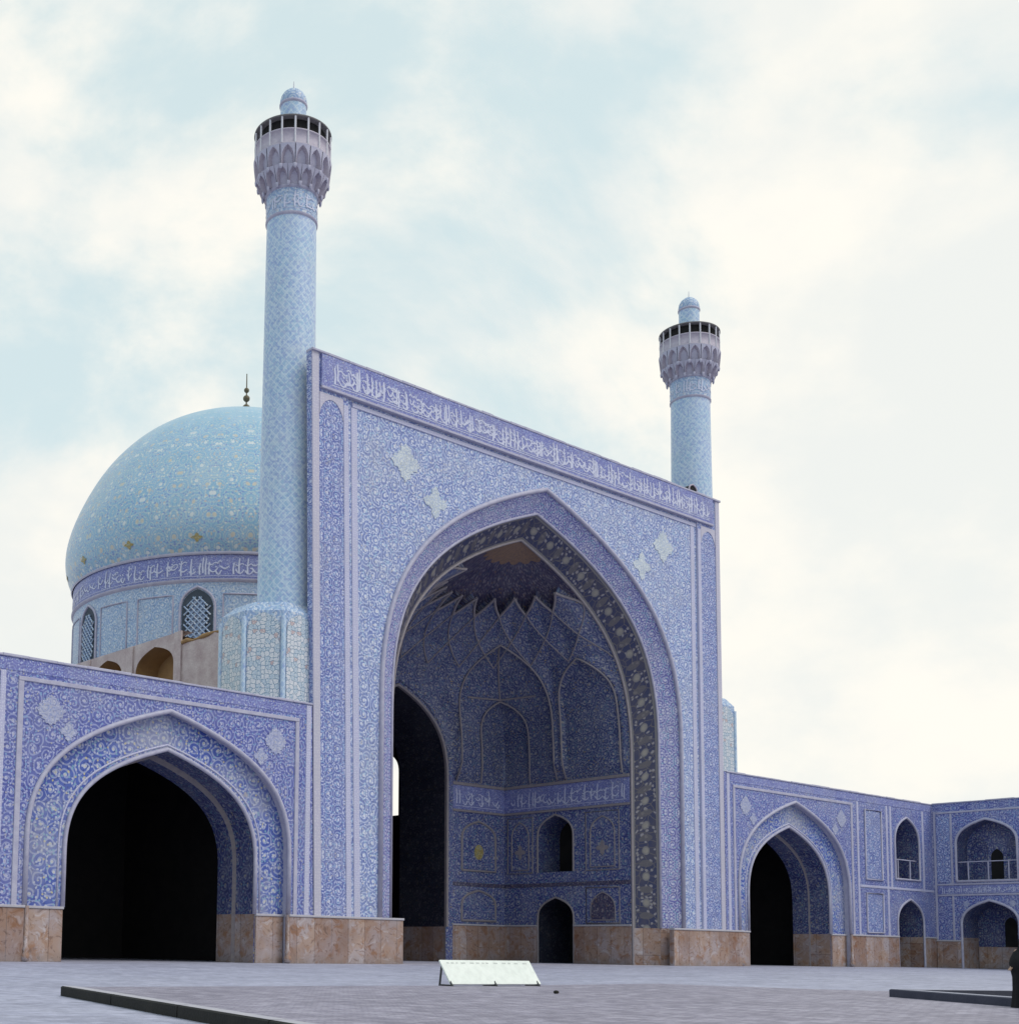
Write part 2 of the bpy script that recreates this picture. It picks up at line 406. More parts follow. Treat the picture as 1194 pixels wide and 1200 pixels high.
    def build(s, name, parent=None, kind=None):
        o = Vector(ORG.get(parent.name, (0, 0, 0))) if parent else Vector((0, 0, 0))
        me = bpy.data.meshes.new(name)
        me.from_pydata([v - o for v in s.v], [], s.f)
        uvl = me.uv_layers.new(name='UVMap'); d = uvl.data
        k = 0
        for uv in s.uv:
            for q in uv: d[k].uv = (q[0], q[1]); k += 1
        for key in s.mats: me.materials.append(M[key])
        me.polygons.foreach_set('material_index', s.m)
        me.polygons.foreach_set('use_smooth', s.s)
        me.update()
        ob = bpy.data.objects.new(name, me); COL.objects.link(ob)
        if parent: ob.parent = parent; ORG[ob.name] = tuple(o)
        if kind: ob['kind'] = kind
        return ob
def thing(name, label, cat, loc=(0, 0, 0), group=None):
    o = bpy.data.objects.new(name, None); COL.objects.link(o); o.location = loc
    o.empty_display_size = .5; o['label'] = label; o['category'] = cat
    if group: o['group'] = group
    ORG[o.name] = tuple(loc)
    return o

# pointed Persian arch: steep haunches, long nearly straight upper limbs
def half(n):
    out = []
    for i in range(n + 1):
        t = i / n; a = (1 - t) ** 3; b = 3 * t * (1 - t) ** 2; c = 3 * t * t * (1 - t); d = t ** 3
        out.append((a + b + c * .8, b * .45 + c * .75 + d))
    return out
JS = 2.25      # height of the alabaster dado
def arch(c, hw, zs, za, n=18, z0=None):
    h = half(n)
    L = [(c - hw * x, zs + (za - zs) * y) for x, y in h] + [(c + hw * x, zs + (za - zs) * y) for x, y in reversed(h[:-1])]
    if z0 is not None:
        J = [z0] + ([JS] if z0 < JS < zs - .2 else [])
        L = [(c - hw, z) for z in J] + L + [(c + hw, z) for z in J[::-1]]
    return L
def loft(mb, La, fa, Lb, fb, mat, zsplit=None, lowmat=None, nd=1, uscale=1.):
    """skin between arch La placed by fa(u,v) and Lb placed by fb(u,v)"""
    P = []; UV = []
    acc = [0.]
    for a, b in zip(La, La[1:]): acc.append(acc[-1] + math.hypot(b[0] - a[0], b[1] - a[1]))
    for k in range(nd + 1):
        t = k / nd
        row = [Vector(fa(*a)).lerp(Vector(fb(*b)), t) for a, b in zip(La, Lb)]
        w = (Vector(fb(*Lb[0])) - Vector(fa(*La[0]))).length
        P.append(row); UV.append([(w * t * uscale, acc[j]) for j in range(len(row))])
    def mt(i, j):
        if zsplit is not None and max(P[0][j].z, P[0][j + 1].z) <= zsplit + .01: return lowmat
        return mat
    mb.grid(P, UV, mt, False)

def rough_bar(mb, fn, u0, u1, v0, v1, d0, d1, m, rng, step=1.1, amp=.025):
    u = u0
    while u < u1 - .01:
        e = min(u1, u + step * rng.uniform(.7, 1.3))
        if u1 - e < .4: e = u1
        mb.bar(fn, u, e - .004, v0, v1 + rng.uniform(-amp, amp), d0 + rng.uniform(-amp, amp) * .6, d1, m); u = e

# pseudo-calligraphic strokes: upright shafts, bowls and dots, as raised white tile
def script_strokes(mb, length, v0, h, fn, rng, m='ink', d=-.012):
    def stroke(pts, w0, w1):
        for (a, b), k in zip(zip(pts, pts[1:]), range(len(pts))):
            t0 = k / (len(pts) - 1); t1 = (k + 1) / (len(pts) - 1)
            dx, dy = b[0] - a[0], b[1] - a[1]; L = math.hypot(dx, dy) or 1
            nx, ny = -dy / L, dx / L
            wa = w0 + (w1 - w0) * t0; wb = w0 + (w1 - w0) * t1
            q = [Vector(fn(a[0] - nx * wa, a[1] - ny * wa, d)), Vector(fn(b[0] - nx * wb, b[1] - ny * wb, d)),
                 Vector(fn(b[0] + nx * wb, b[1] + ny * wb, d)), Vector(fn(a[0] + nx * wa, a[1] + ny * wa, d))]
            o = (q[1] - q[0]).cross(q[3] - q[0]).normalized() * rng.uniform(-.006, .006)   # strokes cross at slightly different levels
            mb.face([p + o for p in q], m)
    nb = max(2, int(length / .45))
    stroke([(length * i / nb, v0 + .02 * h) for i in range(nb + 1)], .014 * h, .014 * h)
    u = .15 * h
    while u < length - .3 * h:
        k = rng.random()
        if k < .55:
            H = h * rng.uniform(.62, .95); b = v0 + h * rng.uniform(.04, .2)
            stroke([(u, b), (u + .02 * h, b + H * .5), (u - .03 * h, b + H)], .05 * h, .036 * h)
            u += h * rng.uniform(.16, .3)
        if k > .3:
            w = h * rng.uniform(.3, .6); b = v0 + h * rng.uniform(.08, .45); dp = h * rng.uniform(.12, .28)
            stroke([(u + w * i / 6, b - dp * math.sin(PI * i / 6) + dp) for i in range(7)], .028 * h, .045 * h)
            if rng.random() < .6:
                q = (u + w * rng.random(), b + dp * 1.7)
                stroke([(q[0] - .04 * h, q[1]), (q[0] + .04 * h, q[1])], .04 * h, .04 * h)
            if rng.random() < .5:
                b2 = v0 + h * rng.uniform(.55, .8)
                stroke([(u + w * i / 5, b2 + .07 * h * math.sin(PI * 2 * i / 5)) for i in range(6)], .025 * h, .03 * h)
            u += w * rng.uniform(.55, .9)

# ------------------------------------------------------------------ ground
SL = .0095
def gz(y): return SL * y if y < 0 else 0.
mb = MB()
xs = [-600, -200, -90, -60, -40, -20, 0, 20, 40, 60, 200, 600]; ys = [-600, -250, -120, -80, -60, -45, -30, -15, 0, 25, 60, 200, 600]
P = [[(x, y, gz(y)) for y in ys] for x in xs]
mb.grid(P, [[(x, y) for y in ys] for x in xs], 'pave', False)
mb.build('courtyard_ground', kind='structure')

TH = .17
mb = MB()
tp = [(-44.05, -26.4), (-32.1, -27.2), (-26.6, -26.85), (-26.2, -28.6), (-24.8, -31.2), (-23.2, -33), (-16, -52), (-50.2, -52)]
mb.face([(x, y, gz(y) + TH) for x, y in tp], 'terr', [(x, y) for x, y in tp])
for a, b in zip(tp, tp[1:] + tp[:1]):
    mb.face([(a[0], a[1], gz(a[1]) - .1), (b[0], b[1], gz(b[1]) - .1), (b[0], b[1], gz(b[1]) + TH), (a[0], a[1], gz(a[1]) + TH)], 'terr')
mb.build('brick_terrace', kind='structure')

t = thing('stone_kerb', 'long black stone kerb edging the brick terrace, running out of the bottom of the picture', 'kerb', (-44.05, -26.4, gz(-26.4)))
mb = MB(); mt = MB()
N = 8
for i in range(N):          # separate blocks, laid end to end
    f0 = i / N; f1 = (i + 1) / N - .0015
    a = Vector((-44.03, -26.3, 0)).lerp(Vector((-50.15, -51.6, 0)), f0); b = Vector((-44.03, -26.3, 0)).lerp(Vector((-50.15, -51.6, 0)), f1)
    dr = (b - a).normalized(); nr = Vector((dr.y, -dr.x, 0))
    if nr.x > 0: nr = -nr
    def P3(q, off, z): return q + nr * off + Vector((0, 0, gz(q.y) + z))
    o0, i0, hh = .05, -.22, TH + .012
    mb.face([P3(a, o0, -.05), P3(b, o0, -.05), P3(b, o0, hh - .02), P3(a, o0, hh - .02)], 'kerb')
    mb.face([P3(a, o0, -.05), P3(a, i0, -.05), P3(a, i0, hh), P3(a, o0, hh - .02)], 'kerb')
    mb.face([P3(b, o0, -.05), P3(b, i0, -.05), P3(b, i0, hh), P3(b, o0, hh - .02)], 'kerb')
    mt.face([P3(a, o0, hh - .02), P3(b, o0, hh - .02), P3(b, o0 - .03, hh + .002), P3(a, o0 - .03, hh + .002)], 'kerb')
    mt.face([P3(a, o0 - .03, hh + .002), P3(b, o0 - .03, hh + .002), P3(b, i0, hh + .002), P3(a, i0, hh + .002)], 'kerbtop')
mb.build('kerb_face', t); mt.build('kerb_top', t)

# pool with slate rim
A = Vector((-28.05, -33.85, 0)); d1 = Vector((-.515, -.857, 0)).normalized(); d2 = Vector((.94, -.34, 0)).normalized()
zt = gz(-36) + TH
t = thing('pool', 'low pool with a dark slate rim at the right edge of the terrace', 'pool', (A.x, A.y, zt - .05))
c = [A, A + d1 * 8, A + d1 * 8 + d2 * 7, A + d2 * 7]
def zz(q, h): return Vector((q.x, q.y, gz(q.y) + TH + h))
ctr = (c[0] + c[2]) / 2
names = ['rim'] * 4
for k in range(4):
    a, b = c[k], c[(k + 1) % 4]
    dr = (b - a).normalized(); nr = Vector((-dr.y, dr.x, 0))
    if (ctr - a).dot(nr) < 0: nr = -nr
    W = .42; a2 = a + (nr + dr) * W; b2 = b + (nr - dr) * W
    mb = MB()
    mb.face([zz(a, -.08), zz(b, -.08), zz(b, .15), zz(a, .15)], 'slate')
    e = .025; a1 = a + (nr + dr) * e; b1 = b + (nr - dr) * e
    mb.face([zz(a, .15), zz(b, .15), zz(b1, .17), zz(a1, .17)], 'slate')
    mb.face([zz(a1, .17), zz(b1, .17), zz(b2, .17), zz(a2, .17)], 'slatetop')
    mb.face([zz(a2, .17), zz(b2, .17), zz(b2, -.3), zz(a2, -.3)], 'slate')
    mb.build('rim', t)
mb = MB()
q = [A + (d1 + d2) * .42, A + d1 * 7.58 + d2 * .42, A + d1 * 7.58 + d2 * 6.58, A + d1 * .42 + d2 * 6.58]
mb.face([(p.x, p.y, zt + .045) for p in q], 'water', [(p.x, p.y) for p in q])
mb.build('pool_water', t)

# ------------------------------------------------------------------ main portal (iwan)
por = thing('iwan_portal', 'tall rectangular tiled portal with a huge pointed arch recess between two minarets', 'portal', (0, 0, 0))
F = lambda u, v, d=0.: Vector((u, d, v))
H = 30.05
A_out = lambda n=26, z0=0.: arch(0, 12.45, 13.6, 27.0, n, z0)
A_in = lambda n=26, z0=0.: arch(0, 11.12, 13.6, 25.75, n, z0)
A_bk = lambda n=26, z0=0.: arch(0, 10.0, 12.9, 24.5, n, z0)

PE = 16.75; RC = 14.35
def FP(u, v, d=0.):      # the old left pier leans outwards by about a degree
    return Vector((u - (.022 * (v - 8) + .12 if u < -13.5 else 0), d, v))
mb = MB()   # pilaster piers left and right
for s_ in (-1, 1):
    lo, hi = sorted((s_ * RC, s_ * PE))
    mb.poly([(lo, 0), (hi, 0), (hi, H), (lo, H)], [], lambda u, v: FP(u, v, 0), 'pier')
    mb.face([FP(s_ * RC, 0, 0), FP(s_ * RC, H, 0), FP(s_ * RC, H, .2), FP(s_ * RC, 0, .2)], 'strip')
    mb.face([FP(s_ * PE, 0, 0), FP(s_ * PE, H, 0), FP(s_ * PE, H, .35), FP(s_ * PE, 0, .35)], 'pier')
mb.face([FP(-PE, H, 0), FP(PE, H, 0), FP(PE, H, .35), FP(-PE, H, .35)], 'roofmud')
mb.poly([(-PE, 0), (-PE, H), (PE, H), (PE, 0)], [arch(0, 12.15, 13.6, 26.75, 26, .01)], lambda u, v: FP(u, v, .35), 'plaster')
mb.build('pier', por)

mb = MB()   # spandrel field with the arch opening, slightly recessed between the piers
out = [(-RC - .3, 0)] + A_out() + [(RC, 0), (RC, 28.3), (-RC - .7, 28.3)]
mb.poly(out, [], lambda u, v: F(u, v, .1), 'spandrel')
mb.build('spandrel_field', por)

def bars(root, name, items, fn, m):
    for (u0, u1, v0, v1, d0, d1) in items:
        b = MB(); b.bar(fn, u0, u1, v0, v1, d0, d1, m); b.build(name, root)
it = []
for s_ in (-1, 1):
    it.append((*sorted((s_ * 16.28, s_ * 16.72)), JS, H - .02, -.05, .0))
bars(por, 'pier_border', it, FP, 'stripgrey')
it = []
for s_ in (-1, 1):
    it.append((*sorted((s_ * 14.37, s_ * 14.7)), JS, 27.8, -.04, .0))
    it.append((*sorted((s_ * 13.72, s_ * 14.12)), JS, 27.85, .06, .1))
bars(por, 'field_border', it, FP, 'strip')
bars(por, 'field_border', [(-14.6, 14.3, 27.86, 28.1, .04, .1)], F, 'strip')
for s_ in (-1, 1):     # pointed head of the pier panel
    b = MB()
    cx = s_ * 15.48; hw_ = .76
    lp = [(cx - hw_, 26.9), (cx - hw_, 28.05), (cx + hw_, 28.05), (cx + hw_, 26.9)] + [(cx + hw_ * math.cos(a), 26.9 + .9 * math.sin(a) ** 1.3) for a in [PI * k / 12 for k in range(1, 12)]]
    b.slab(lp, FP, -.03, 0, 'stripgrey'); b.build('panel_head', por)

# frieze with white calligraphy
fr = MB(); fr.bar(F, -16.75, 15.95, 28.34, 30.0, -.12, .1, 'frieze'); frz = fr.build('frieze', por)
b = MB(); rng = random.Random(3)
script_strokes(b, 31.6, 28.5, 1.26, lambda u, v, d: F(u - 16.1, v, -.13), rng); script_strokes(b, 31.6, 28.62, 1.1, lambda u, v, d: F(u - 15.9, v, -.128), rng); b.build('inscription', frz)
b = MB(); b.bar(F, -16.75, 15.95, 28.22, 28.36, -.17, .1, 'mold'); b.build('cornice', por)
b = MB(); rough_bar(b, F, -17.37, 16.78, 30.0, 30.13, -.15, .37, 'mold', random.Random(41)); b.build('coping', por)

# splayed arch band, rope mouldings, soffit
b = MB(); loft(b, A_out(), lambda u, v: F(u, v, .1), A_in(), lambda u, v: F(u, v, .78), 'band', JS, 'marble', 2); b.build('arch_band', por)
b = MB(); b.tube([F(u, max(v, JS), .06) for u, v in A_out(40)], .13, 'mold', 8); b.build('arch_moulding', por)
b = MB(); b.tube([F(u, max(v, JS), .76) for u, v in A_in(40)], .08, 'mold', 8); b.build('arch_moulding', por)
b = MB()
def sub(L, k):
    out = []
    for a, c_ in zip(L, L[1:]): out += [(a[0] + (c_[0] - a[0]) * i / k, a[1] + (c_[1] - a[1]) * i / k) for i in range(k)]
    return out + [L[-1]]
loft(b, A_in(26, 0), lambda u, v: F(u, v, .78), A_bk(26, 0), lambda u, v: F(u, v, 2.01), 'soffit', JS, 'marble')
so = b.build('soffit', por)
b = MB(); b.tube([F(u, v, 1.98) for u, v in A_bk(40)], .08, 'rib', 8); b.build('soffit_moulding', por)

# spandrel medallions (square turned star shapes)
def medallion(root, cx, cz, r, fn, d, m='med', rot=.2, name='medallion', sq=.82):
    lp = []
    for k in range(32):
        a = 2 * PI * k / 32 + rot
        rr = r * (sq + (1 - sq) * math.cos(4 * a) * .9 + .07 * math.cos(16 * a))
        lp.append((cx + rr * math.cos(a), cz + rr * math.sin(a)))
    b = MB(); b.slab(lp, fn, d, d + .05, m); return b.build(name, root)
for s_ in (-1, 1):
    medallion(por, s_ * 10.9, 25.9, 1.0, F, .07, rot=PI / 4 + .2)
    medallion(por, s_ * 8.75, 24.25, .88, F, .07, rot=.35, sq=.75)

# alabaster dado
def dado(root, fn, u0, u1, h=2.25, d0=-.13, d1=.0):
    b = MB(); b.bar(fn, u0, u1, -.4, h - .09, d0, d1, 'marble'); dd = b.build('dado', root)
    b = MB(); b.bar(fn, u0 - .03, u1 + .03, h - .09, h + .02, d0 - .05, d1 + .01, 'kerbtop'); b.build('dado_cap', dd)
for s_ in (-1, 1): dado(por, F, *sorted((s_ * 11.1, s_ * 18.3)), d0=-.2, d1=.12)

# interior walls of the recess
XR = 10.0; YB = 12.52; D0 = 2.01
FR = lambda u, v, d=0.: Vector((XR + d, u, v))       # right wall: u = y
FL = lambda u, v, d=0.: Vector((-XR - d, u, v))
FB = lambda u, v, d=0.: Vector((u, YB + d, v))
ZW = 11.9
up_n = arch(8.07, 1.5, 8.2, 9.65, 8, 5.9); dn_n = arch(8.07, 1.5, 2.9, 4.25, 8, 0.)
def side_wall(fn, nm):
    b = MB()
    out = [(D0, 0)] + [(6.57, 0)] + dn_n[1:-1] + [(9.57, 0), (YB, 0), (YB, ZW), (D0, ZW)]
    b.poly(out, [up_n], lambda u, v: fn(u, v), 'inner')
    w = b.build('side_wall', por)
    for lp, dd, cl in ((up_n, 2.2, True), (dn_n, 3.2, False)):
        b = MB(); b.strip(lp, fn, 0, dd, 'reveal' if cl else 'dimreveal', closed=cl)
        b.poly(lp, [], lambda u, v: fn(u, v, dd), 'dark'); b.build('niche', w)
        b = MB(); b.tube([fn(u, v, -.02) for u, v in lp], .07, 'rib', 6); b.build('niche_frame', w)
    dado(w, fn, D0 + .05, 6.52, 2.45, -.09, 0.); dado(w, fn, 9.62, YB, 2.45, -.09, 0.)
    # frames of the tile panels
    for (u0, u1, v0, v1, za) in ((2.95, 5.55, 5.9, 8.2, 9.3), (2.95, 5.55, 2.55, 3.4, 4.5), (10.0, 12.2, 5.9, 8.2, 9.3)):
        lp = arch((u0 + u1) / 2, (u1 - u0) / 2 - .35, v1, za, 8, v0 + .2)
        b = MB(); b.tube([fn(u, v, -.01) for u, v in lp + [lp[0]]], .05, 'rib', 5); b.build('panel_frame', w)
        b = MB(); b.tube([fn(u, v, -.01) for u, v in [(u0, v0), (u1, v0), (u1, za + .3), (u0, za + .3), (u0, v0)]], .05, 'rib', 5); b.build('panel_frame', w)
        if v0 < 5:
            b = MB(); b.slab(lp, lambda u, v, d: fn(u, v, d), -.03, 0, 'innerdark'); b.build('panel_field', w)
        else: medallion(w, (u0 + u1) / 2, 7.3, .5, fn, -.04, 'rib', name='panel_medallion', sq=.7)
    # inscription band
    b = MB(); b.bar(fn, D0 + .1, YB, 10.0, 11.6, -.06, 0., 'frieze'); ib = b.build('inscription_band', w)
    b = MB(); rng = random.Random(11); script_strokes(b, YB - D0 - .8, 10.2, 1.1, lambda u, v, d: fn(u + D0 + .3, v, -.07), rng); b.build('inscription', ib)
    b = MB(); b.bar(fn, D0 + .1, YB, 11.6, 11.8, -.12, 0., 'rib'); b.build('band_moulding', w)
    b = MB(); b.bar(fn, D0 + .1, YB, 9.85, 10.0, -.1, 0., 'rib'); b.build('band_moulding', w)
    b = MB(); b.bar(fn, D0 + .1, YB, 4.95, 5.2, -.04, 0., 'innerdark'); b.build('band_moulding', w)
    return w
side_wall(FR, 'r'); side_wall(FL, 'l')

door = arch(0, 4.33, 11.9, 17.45, 16, 0.)
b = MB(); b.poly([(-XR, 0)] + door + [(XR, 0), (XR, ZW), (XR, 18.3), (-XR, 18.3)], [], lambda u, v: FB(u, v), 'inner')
bw = b.build('back_wall', por)
lo = arch(0, 4.95, 11.9, 18.25, 16, 0.)
b = MB(); b.poly(lo[:1] + lo[1:-1] + lo[-1:] + door[::-1], [], lambda u, v: FB(u, v, -.14), 'inner')
b.strip(lo, FB, -.14, .1, 'inner', closed=False); b.strip(door, FB, -.14, 0., 'rib', closed=False)
b.build('door_surround', bw)
b = MB(); b.tube([FB(u, v, -.16) for u, v in arch(0, 4.41, 11.9, 17.55, 24, JS)], .1, 'rib', 8); b.build('door_moulding', bw)
for s_ in (-1, 1):
    a_, b_ = sorted((s_ * 5.0, s_ * XR))
    dado(bw, FB, a_, b_, 2.45, -.09, 0.)
    c_ = (a_ + b_) / 2
    for (v0, v1, za) in ((5.9, 8.1, 9.3), (2.6, 3.7, 4.7)):
        lp = arch(c_, 1.6, v1, za, 8, v0 + .1)
        b = MB(); b.tube([FB(u, v, -.01) for u, v in lp + [lp[0]]], .09, 'rib', 5); b.build('panel_frame', bw)
    b = MB(); b.slab([(c_ + .42 * math.cos(2 * PI * k / 20), 7.25 + .5 * math.sin(2 * PI * k / 20)) for k in range(20)], FB, -.04, 0., 'medy'); b.build('panel_medallion', bw)
    b = MB(); b.bar(FB, a_, b_ - (.07 if s_ > 0 else 0), 10.0, 11.6, -.06, 0., 'frieze'); ib = b.build('inscription_band', bw)
    b = MB(); rng = random.Random(5 + s_); script_strokes(b, 4.5, 10.2, 1.1, lambda u, v, d: FB(u + a_ + .2, v, -.07), rng); b.build('inscription', ib)
    b = MB(); b.bar(FB, a_, b_ - (.13 if s_ > 0 else 0), 11.6, 11.8, -.12, 0., 'rib'); b.build('band_moulding', bw); b = MB(); b.bar(FB, a_, b_ - (.11 if s_ > 0 else 0), 9.85, 10.0, -.1, 0., 'rib'); b.build('band_moulding', bw)
    b = MB(); b.bar(FB, a_, b_ - (.05 if s_ > 0 else 0), 4.95, 5.2, -.04, 0., 'innerdark'); b.build('band_moulding', bw)

# half-dome vault with rib network
HB = half(200)
def prof(z, zs, za):
    if z <= zs: return 1.
    h = min(1., (z - zs) / (za - zs))
    lo_, hi_ = 0, 200
    while hi_ - lo_ > 1:
        m_ = (lo_ + hi_) // 2
        if HB[m_][1] < h: lo_ = m_
        else: hi_ = m_
    t_ = (h - HB[lo_][1]) / max(1e-9, HB[hi_][1] - HB[lo_][1])
    return HB[lo_][0] + (HB[hi_][0] - HB[lo_][0]) * t_
DD = YB - D0; PER = 2 * DD + 2 * XR
def sst(x, a, b_):
    t_ = max(0., min(1., (x - a) / (b_ - a))); return t_ * t_ * (3 - 2 * t_)
def vault(p, z, inset=0.):
    w = XR * prof(z, 12.9, 24.5); d = DD * prof(z, 16.5, 24.5) ** 1.2
    s_ = p * PER
    if s_ < DD: q = (1., s_ / DD)
    elif s_ < DD + 2 * XR: q = (1 - (s_ - DD) / XR, 1.)
    else: q = (-1., (PER - s_) / DD)
    el = (math.cos(PI * p), math.sin(PI * p))
    m_ = sst(z, 14.0, 21.0)
    x = (q[0] * (1 - m_) + el[0] * m_); y = (q[1] * (1 - m_) + el[1] * m_)
    k = 1 - inset / 9.
    return Vector((x * w * k, D0 + y * d * k, z - inset * .5 * sst(z, 18, 24)))
RIBS = []
def rb(pts): RIBS.append(pts)
def parch(pc, hp, z0, zs, za, n=14):
    return [(pc - hp, z0)] + [(pc - hp * x, zs + (za - zs) * y) for x, y in half(n)] + [(pc + hp * x, zs + (za - zs) * y) for x, y in reversed(half(n)[:-1])] + [(pc + hp, z0)]
def line(a, b_, n=10): return [(a[0] + (b_[0] - a[0]) * i / n, a[1] + (b_[1] - a[1]) * i / n) for i in range(n + 1)]
c1 = DD / PER
for pc in (c1, 1 - c1):
    rb(parch(pc, .113, ZW, 15.6, 20.2)); rb(parch(pc, .056, ZW, 14.9, 17.2)); rb(line((pc - .078, 17.3), (pc + .078, 17.3)))
    rb(line((pc, 17.2), (pc, 20.2)))
for pc in (.07, .93): rb(parch(pc, .055, ZW, 16.4, 19.0))
zig = []
NT = 11; ZG = 21.75
for k in range(NT + 1):
    zig.append((k / NT, ZG))
    if k < NT: zig.append(((k + .5) / NT, ZG + .85))
for a, b_ in zip(zig, zig[1:]): rb(line(a, b_, 5))
for k in range(NT + 1):
    for dk in (-1, 1):
        q = ((k + dk) / NT, 18.9)
        if 0 <= q[0] <= 1:
            rb(line((k / NT, ZG), q, 10))
segs = []
for r_ in RIBS:
    for a, b_ in zip(r_, r_[1:]): segs.append((a[0] * PER, a[1], b_[0] * PER, b_[1]))
def ribdist(s_, z):
    best = 9.
    for x0, z0, x1, z1 in segs:
        if min(x0, x1) - 1.5 > s_ or max(x0, x1) + 1.5 < s_ or min(z0, z1) - 1.5 > z or max(z0, z1) + 1.5 < z: continue
        dx, dz = x1 - x0, z1 - z0; L = dx * dx + dz * dz or 1e-9
        t_ = max(0., min(1., ((s_ - x0) * dx + (z - z0) * dz) / L))
        best = min(best, math.hypot(s_ - x0 - t_ * dx, z - z0 - t_ * dz))
    return best
def in_arch(p, z, pc, hp, zs, za):
    x = abs(p - pc) / hp
    if x >= 1 or z > za: return False
    if z <= zs: return True
    lo_, hi_ = 0, 200          # HB runs from (1,0) to (0,1)
    while hi_ - lo_ > 1:
        m_ = (lo_ + hi_) // 2
        if HB[m_][0] > x: lo_ = m_
        else: hi_ = m_
    return z < zs + (za - zs) * HB[lo_][1]
def zigz(p):
    zk = p * NT % 1.
    return ZG + .85 * (1 - abs(2 * zk - 1))
def depth_at(p, z):
    # inward offset of the facet layers: facets hang in front of the cap, arches are cut back into them
    if z > zigz(p): return 0.
    for pc in (c1, 1 - c1):
        if in_arch(p, z, pc, .056, 14.9, 17.2): return .03
        if in_arch(p, z, pc, .113, 15.6, 20.2): return .34
    for pc in (.07, .93):
        if in_arch(p, z, pc, .055, 16.4, 19.0): return .25
    rd = ribdist(p * PER, z)
    ins = .5 + .42 * max(0., 1 - rd / 1.5)
    if DD / PER < p < 1 - DD / PER and z < 20.2:      # settle back on to the wall round the great doorway
        x = abs(vault(p, z).x); f = 1.
        while f < 1.4 and not (x < 4.6 * f and z < 11.9 + 5.95 * f * max([0] + [y for a_, y in HB[::8] if a_ >= x / (4.6 * f)])): f += .05
        ins = .03 + (ins - .03) * min(1., (f - 1) / .35)
    return ins
b = MB(); NP_, NZ = 260, 130
P = []; UV = []; MAT = []
zl = [ZW + (24.47 - ZW) * (1 - (1 - k / NZ) ** 1.35) for k in range(NZ + 1)]
for z in zl:
    row = []; uvr = []
    for j in range(NP_ + 1):
        p = j / NP_
        ins = depth_at(p, z)
        if z < ZW + .9: ins *= max(0., z - ZW) / .9
        row.append(vault(p, z, ins * sst(min(p, 1 - p), 0, .05) + .035 * sst(min(p, 1 - p), 0, .01) * min(1, max(0, z - ZW) / .25))); uvr.append((p * PER * (.35 + .65 * prof(z, 12.9, 24.5)), z * 1.1))
    P.append(row); UV.append(uvr)
def vskip(i, j):
    q = (P[i][j] + P[i + 1][j + 1]) / 2
    if q.y < YB - 3.0: return False
    if abs(q.x) > 4.6: return False
    k_ = [y for x, y in HB if x >= abs(q.x) / 4.6]
    return q.z < 11.9 + (17.85 - 11.9) * max(k_ + [0])
def vm(i, j):
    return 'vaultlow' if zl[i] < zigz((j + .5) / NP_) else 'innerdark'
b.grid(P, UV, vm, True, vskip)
va = b.build('vault', por)
for r_ in RIBS:
    pts = []
    for (p0, z0), (p1, z1) in zip(r_, r_[1:]):
        n_ = max(1, int(math.hypot((p1 - p0) * PER, z1 - z0) / .5))
        pts += [(p0 + (p1 - p0) * i / n_, z0 + (z1 - z0) * i / n_) for i in range(n_)]
    pts.append(r_[-1])
    pts = [(min(max(p, .003), .997), z) for p, z in pts]
    inner = r_[0][1] in (17.3, 17.2) or (abs(r_[0][0] - r_[-1][0]) < .115 and r_[0][1] == ZW)
    panel = inner and abs(abs(r_[0][0] - r_[-1][0]) - .11) < .003 and min(abs(sum(r_[0][:1] + r_[-1][:1]) / 2 - q) for q in (.07, .93)) < .01
    b = MB(); b.tube([vault(p, z, .03 + (.36 if inner and not panel else .93) * min(1, max(0, z - ZW) / .9) * sst(min(p, 1 - p), 0, .05)) for p, z in pts], .085 if abs(r_[0][1] - r_[-1][1]) < 1 and abs(r_[0][1] - ZG) < 1 else (.045 if abs(r_[-1][1] - 18.9) < .01 else .065), 'rib', 6); b.build('rib', va)
# crown medallion: scalloped star just under the apex
b = MB(); P = []; UV = []
for i in range(10):
    t_ = i / 9; row = []; uvr = []
    for j in range(61):
        p = j / 60; z = 24.44 - (.62 + .12 * abs(math.sin(p * PI * 9))) * t_
        row.append(vault(p, z, .06) ); uvr.append((p * 9, z * 3))
    P.append(row); UV.append(uvr)
b.grid(P, UV, 'crown', True); b.build('crown_medallion', va)
# outer shell of the vault and its brick walls
b = MB(); P = []; UV = []
for z in [11.2, 13, 14, 16, 17.5, 19, 20.5, 22, 23.2, 24.0, 24.5]:
    row = []
    for j in range(49):
        v_ = vault(j / 48, max(z, ZW)); c_ = Vector((0, D0, z)); d_ = Vector((v_.x, v_.y - D0, 0))
        d_ *= 1 + .6 / max(d_.length, .6)
        row.append(Vector((d_.x, D0 + max(d_.y, 0), z + .35 * sst(z, 20, 25))))
    P.append(row); UV.append([(j, z) for j in range(49)])
def sskip(i, j):
    q = (P[i][j] + P[i + 1][j + 1]) / 2
    return abs(q.x) < 5.2 and q.y > 10.5 and q.z < 18
b.grid(P, UV, 'plaster', True, sskip); b.build('outer_shell', por)

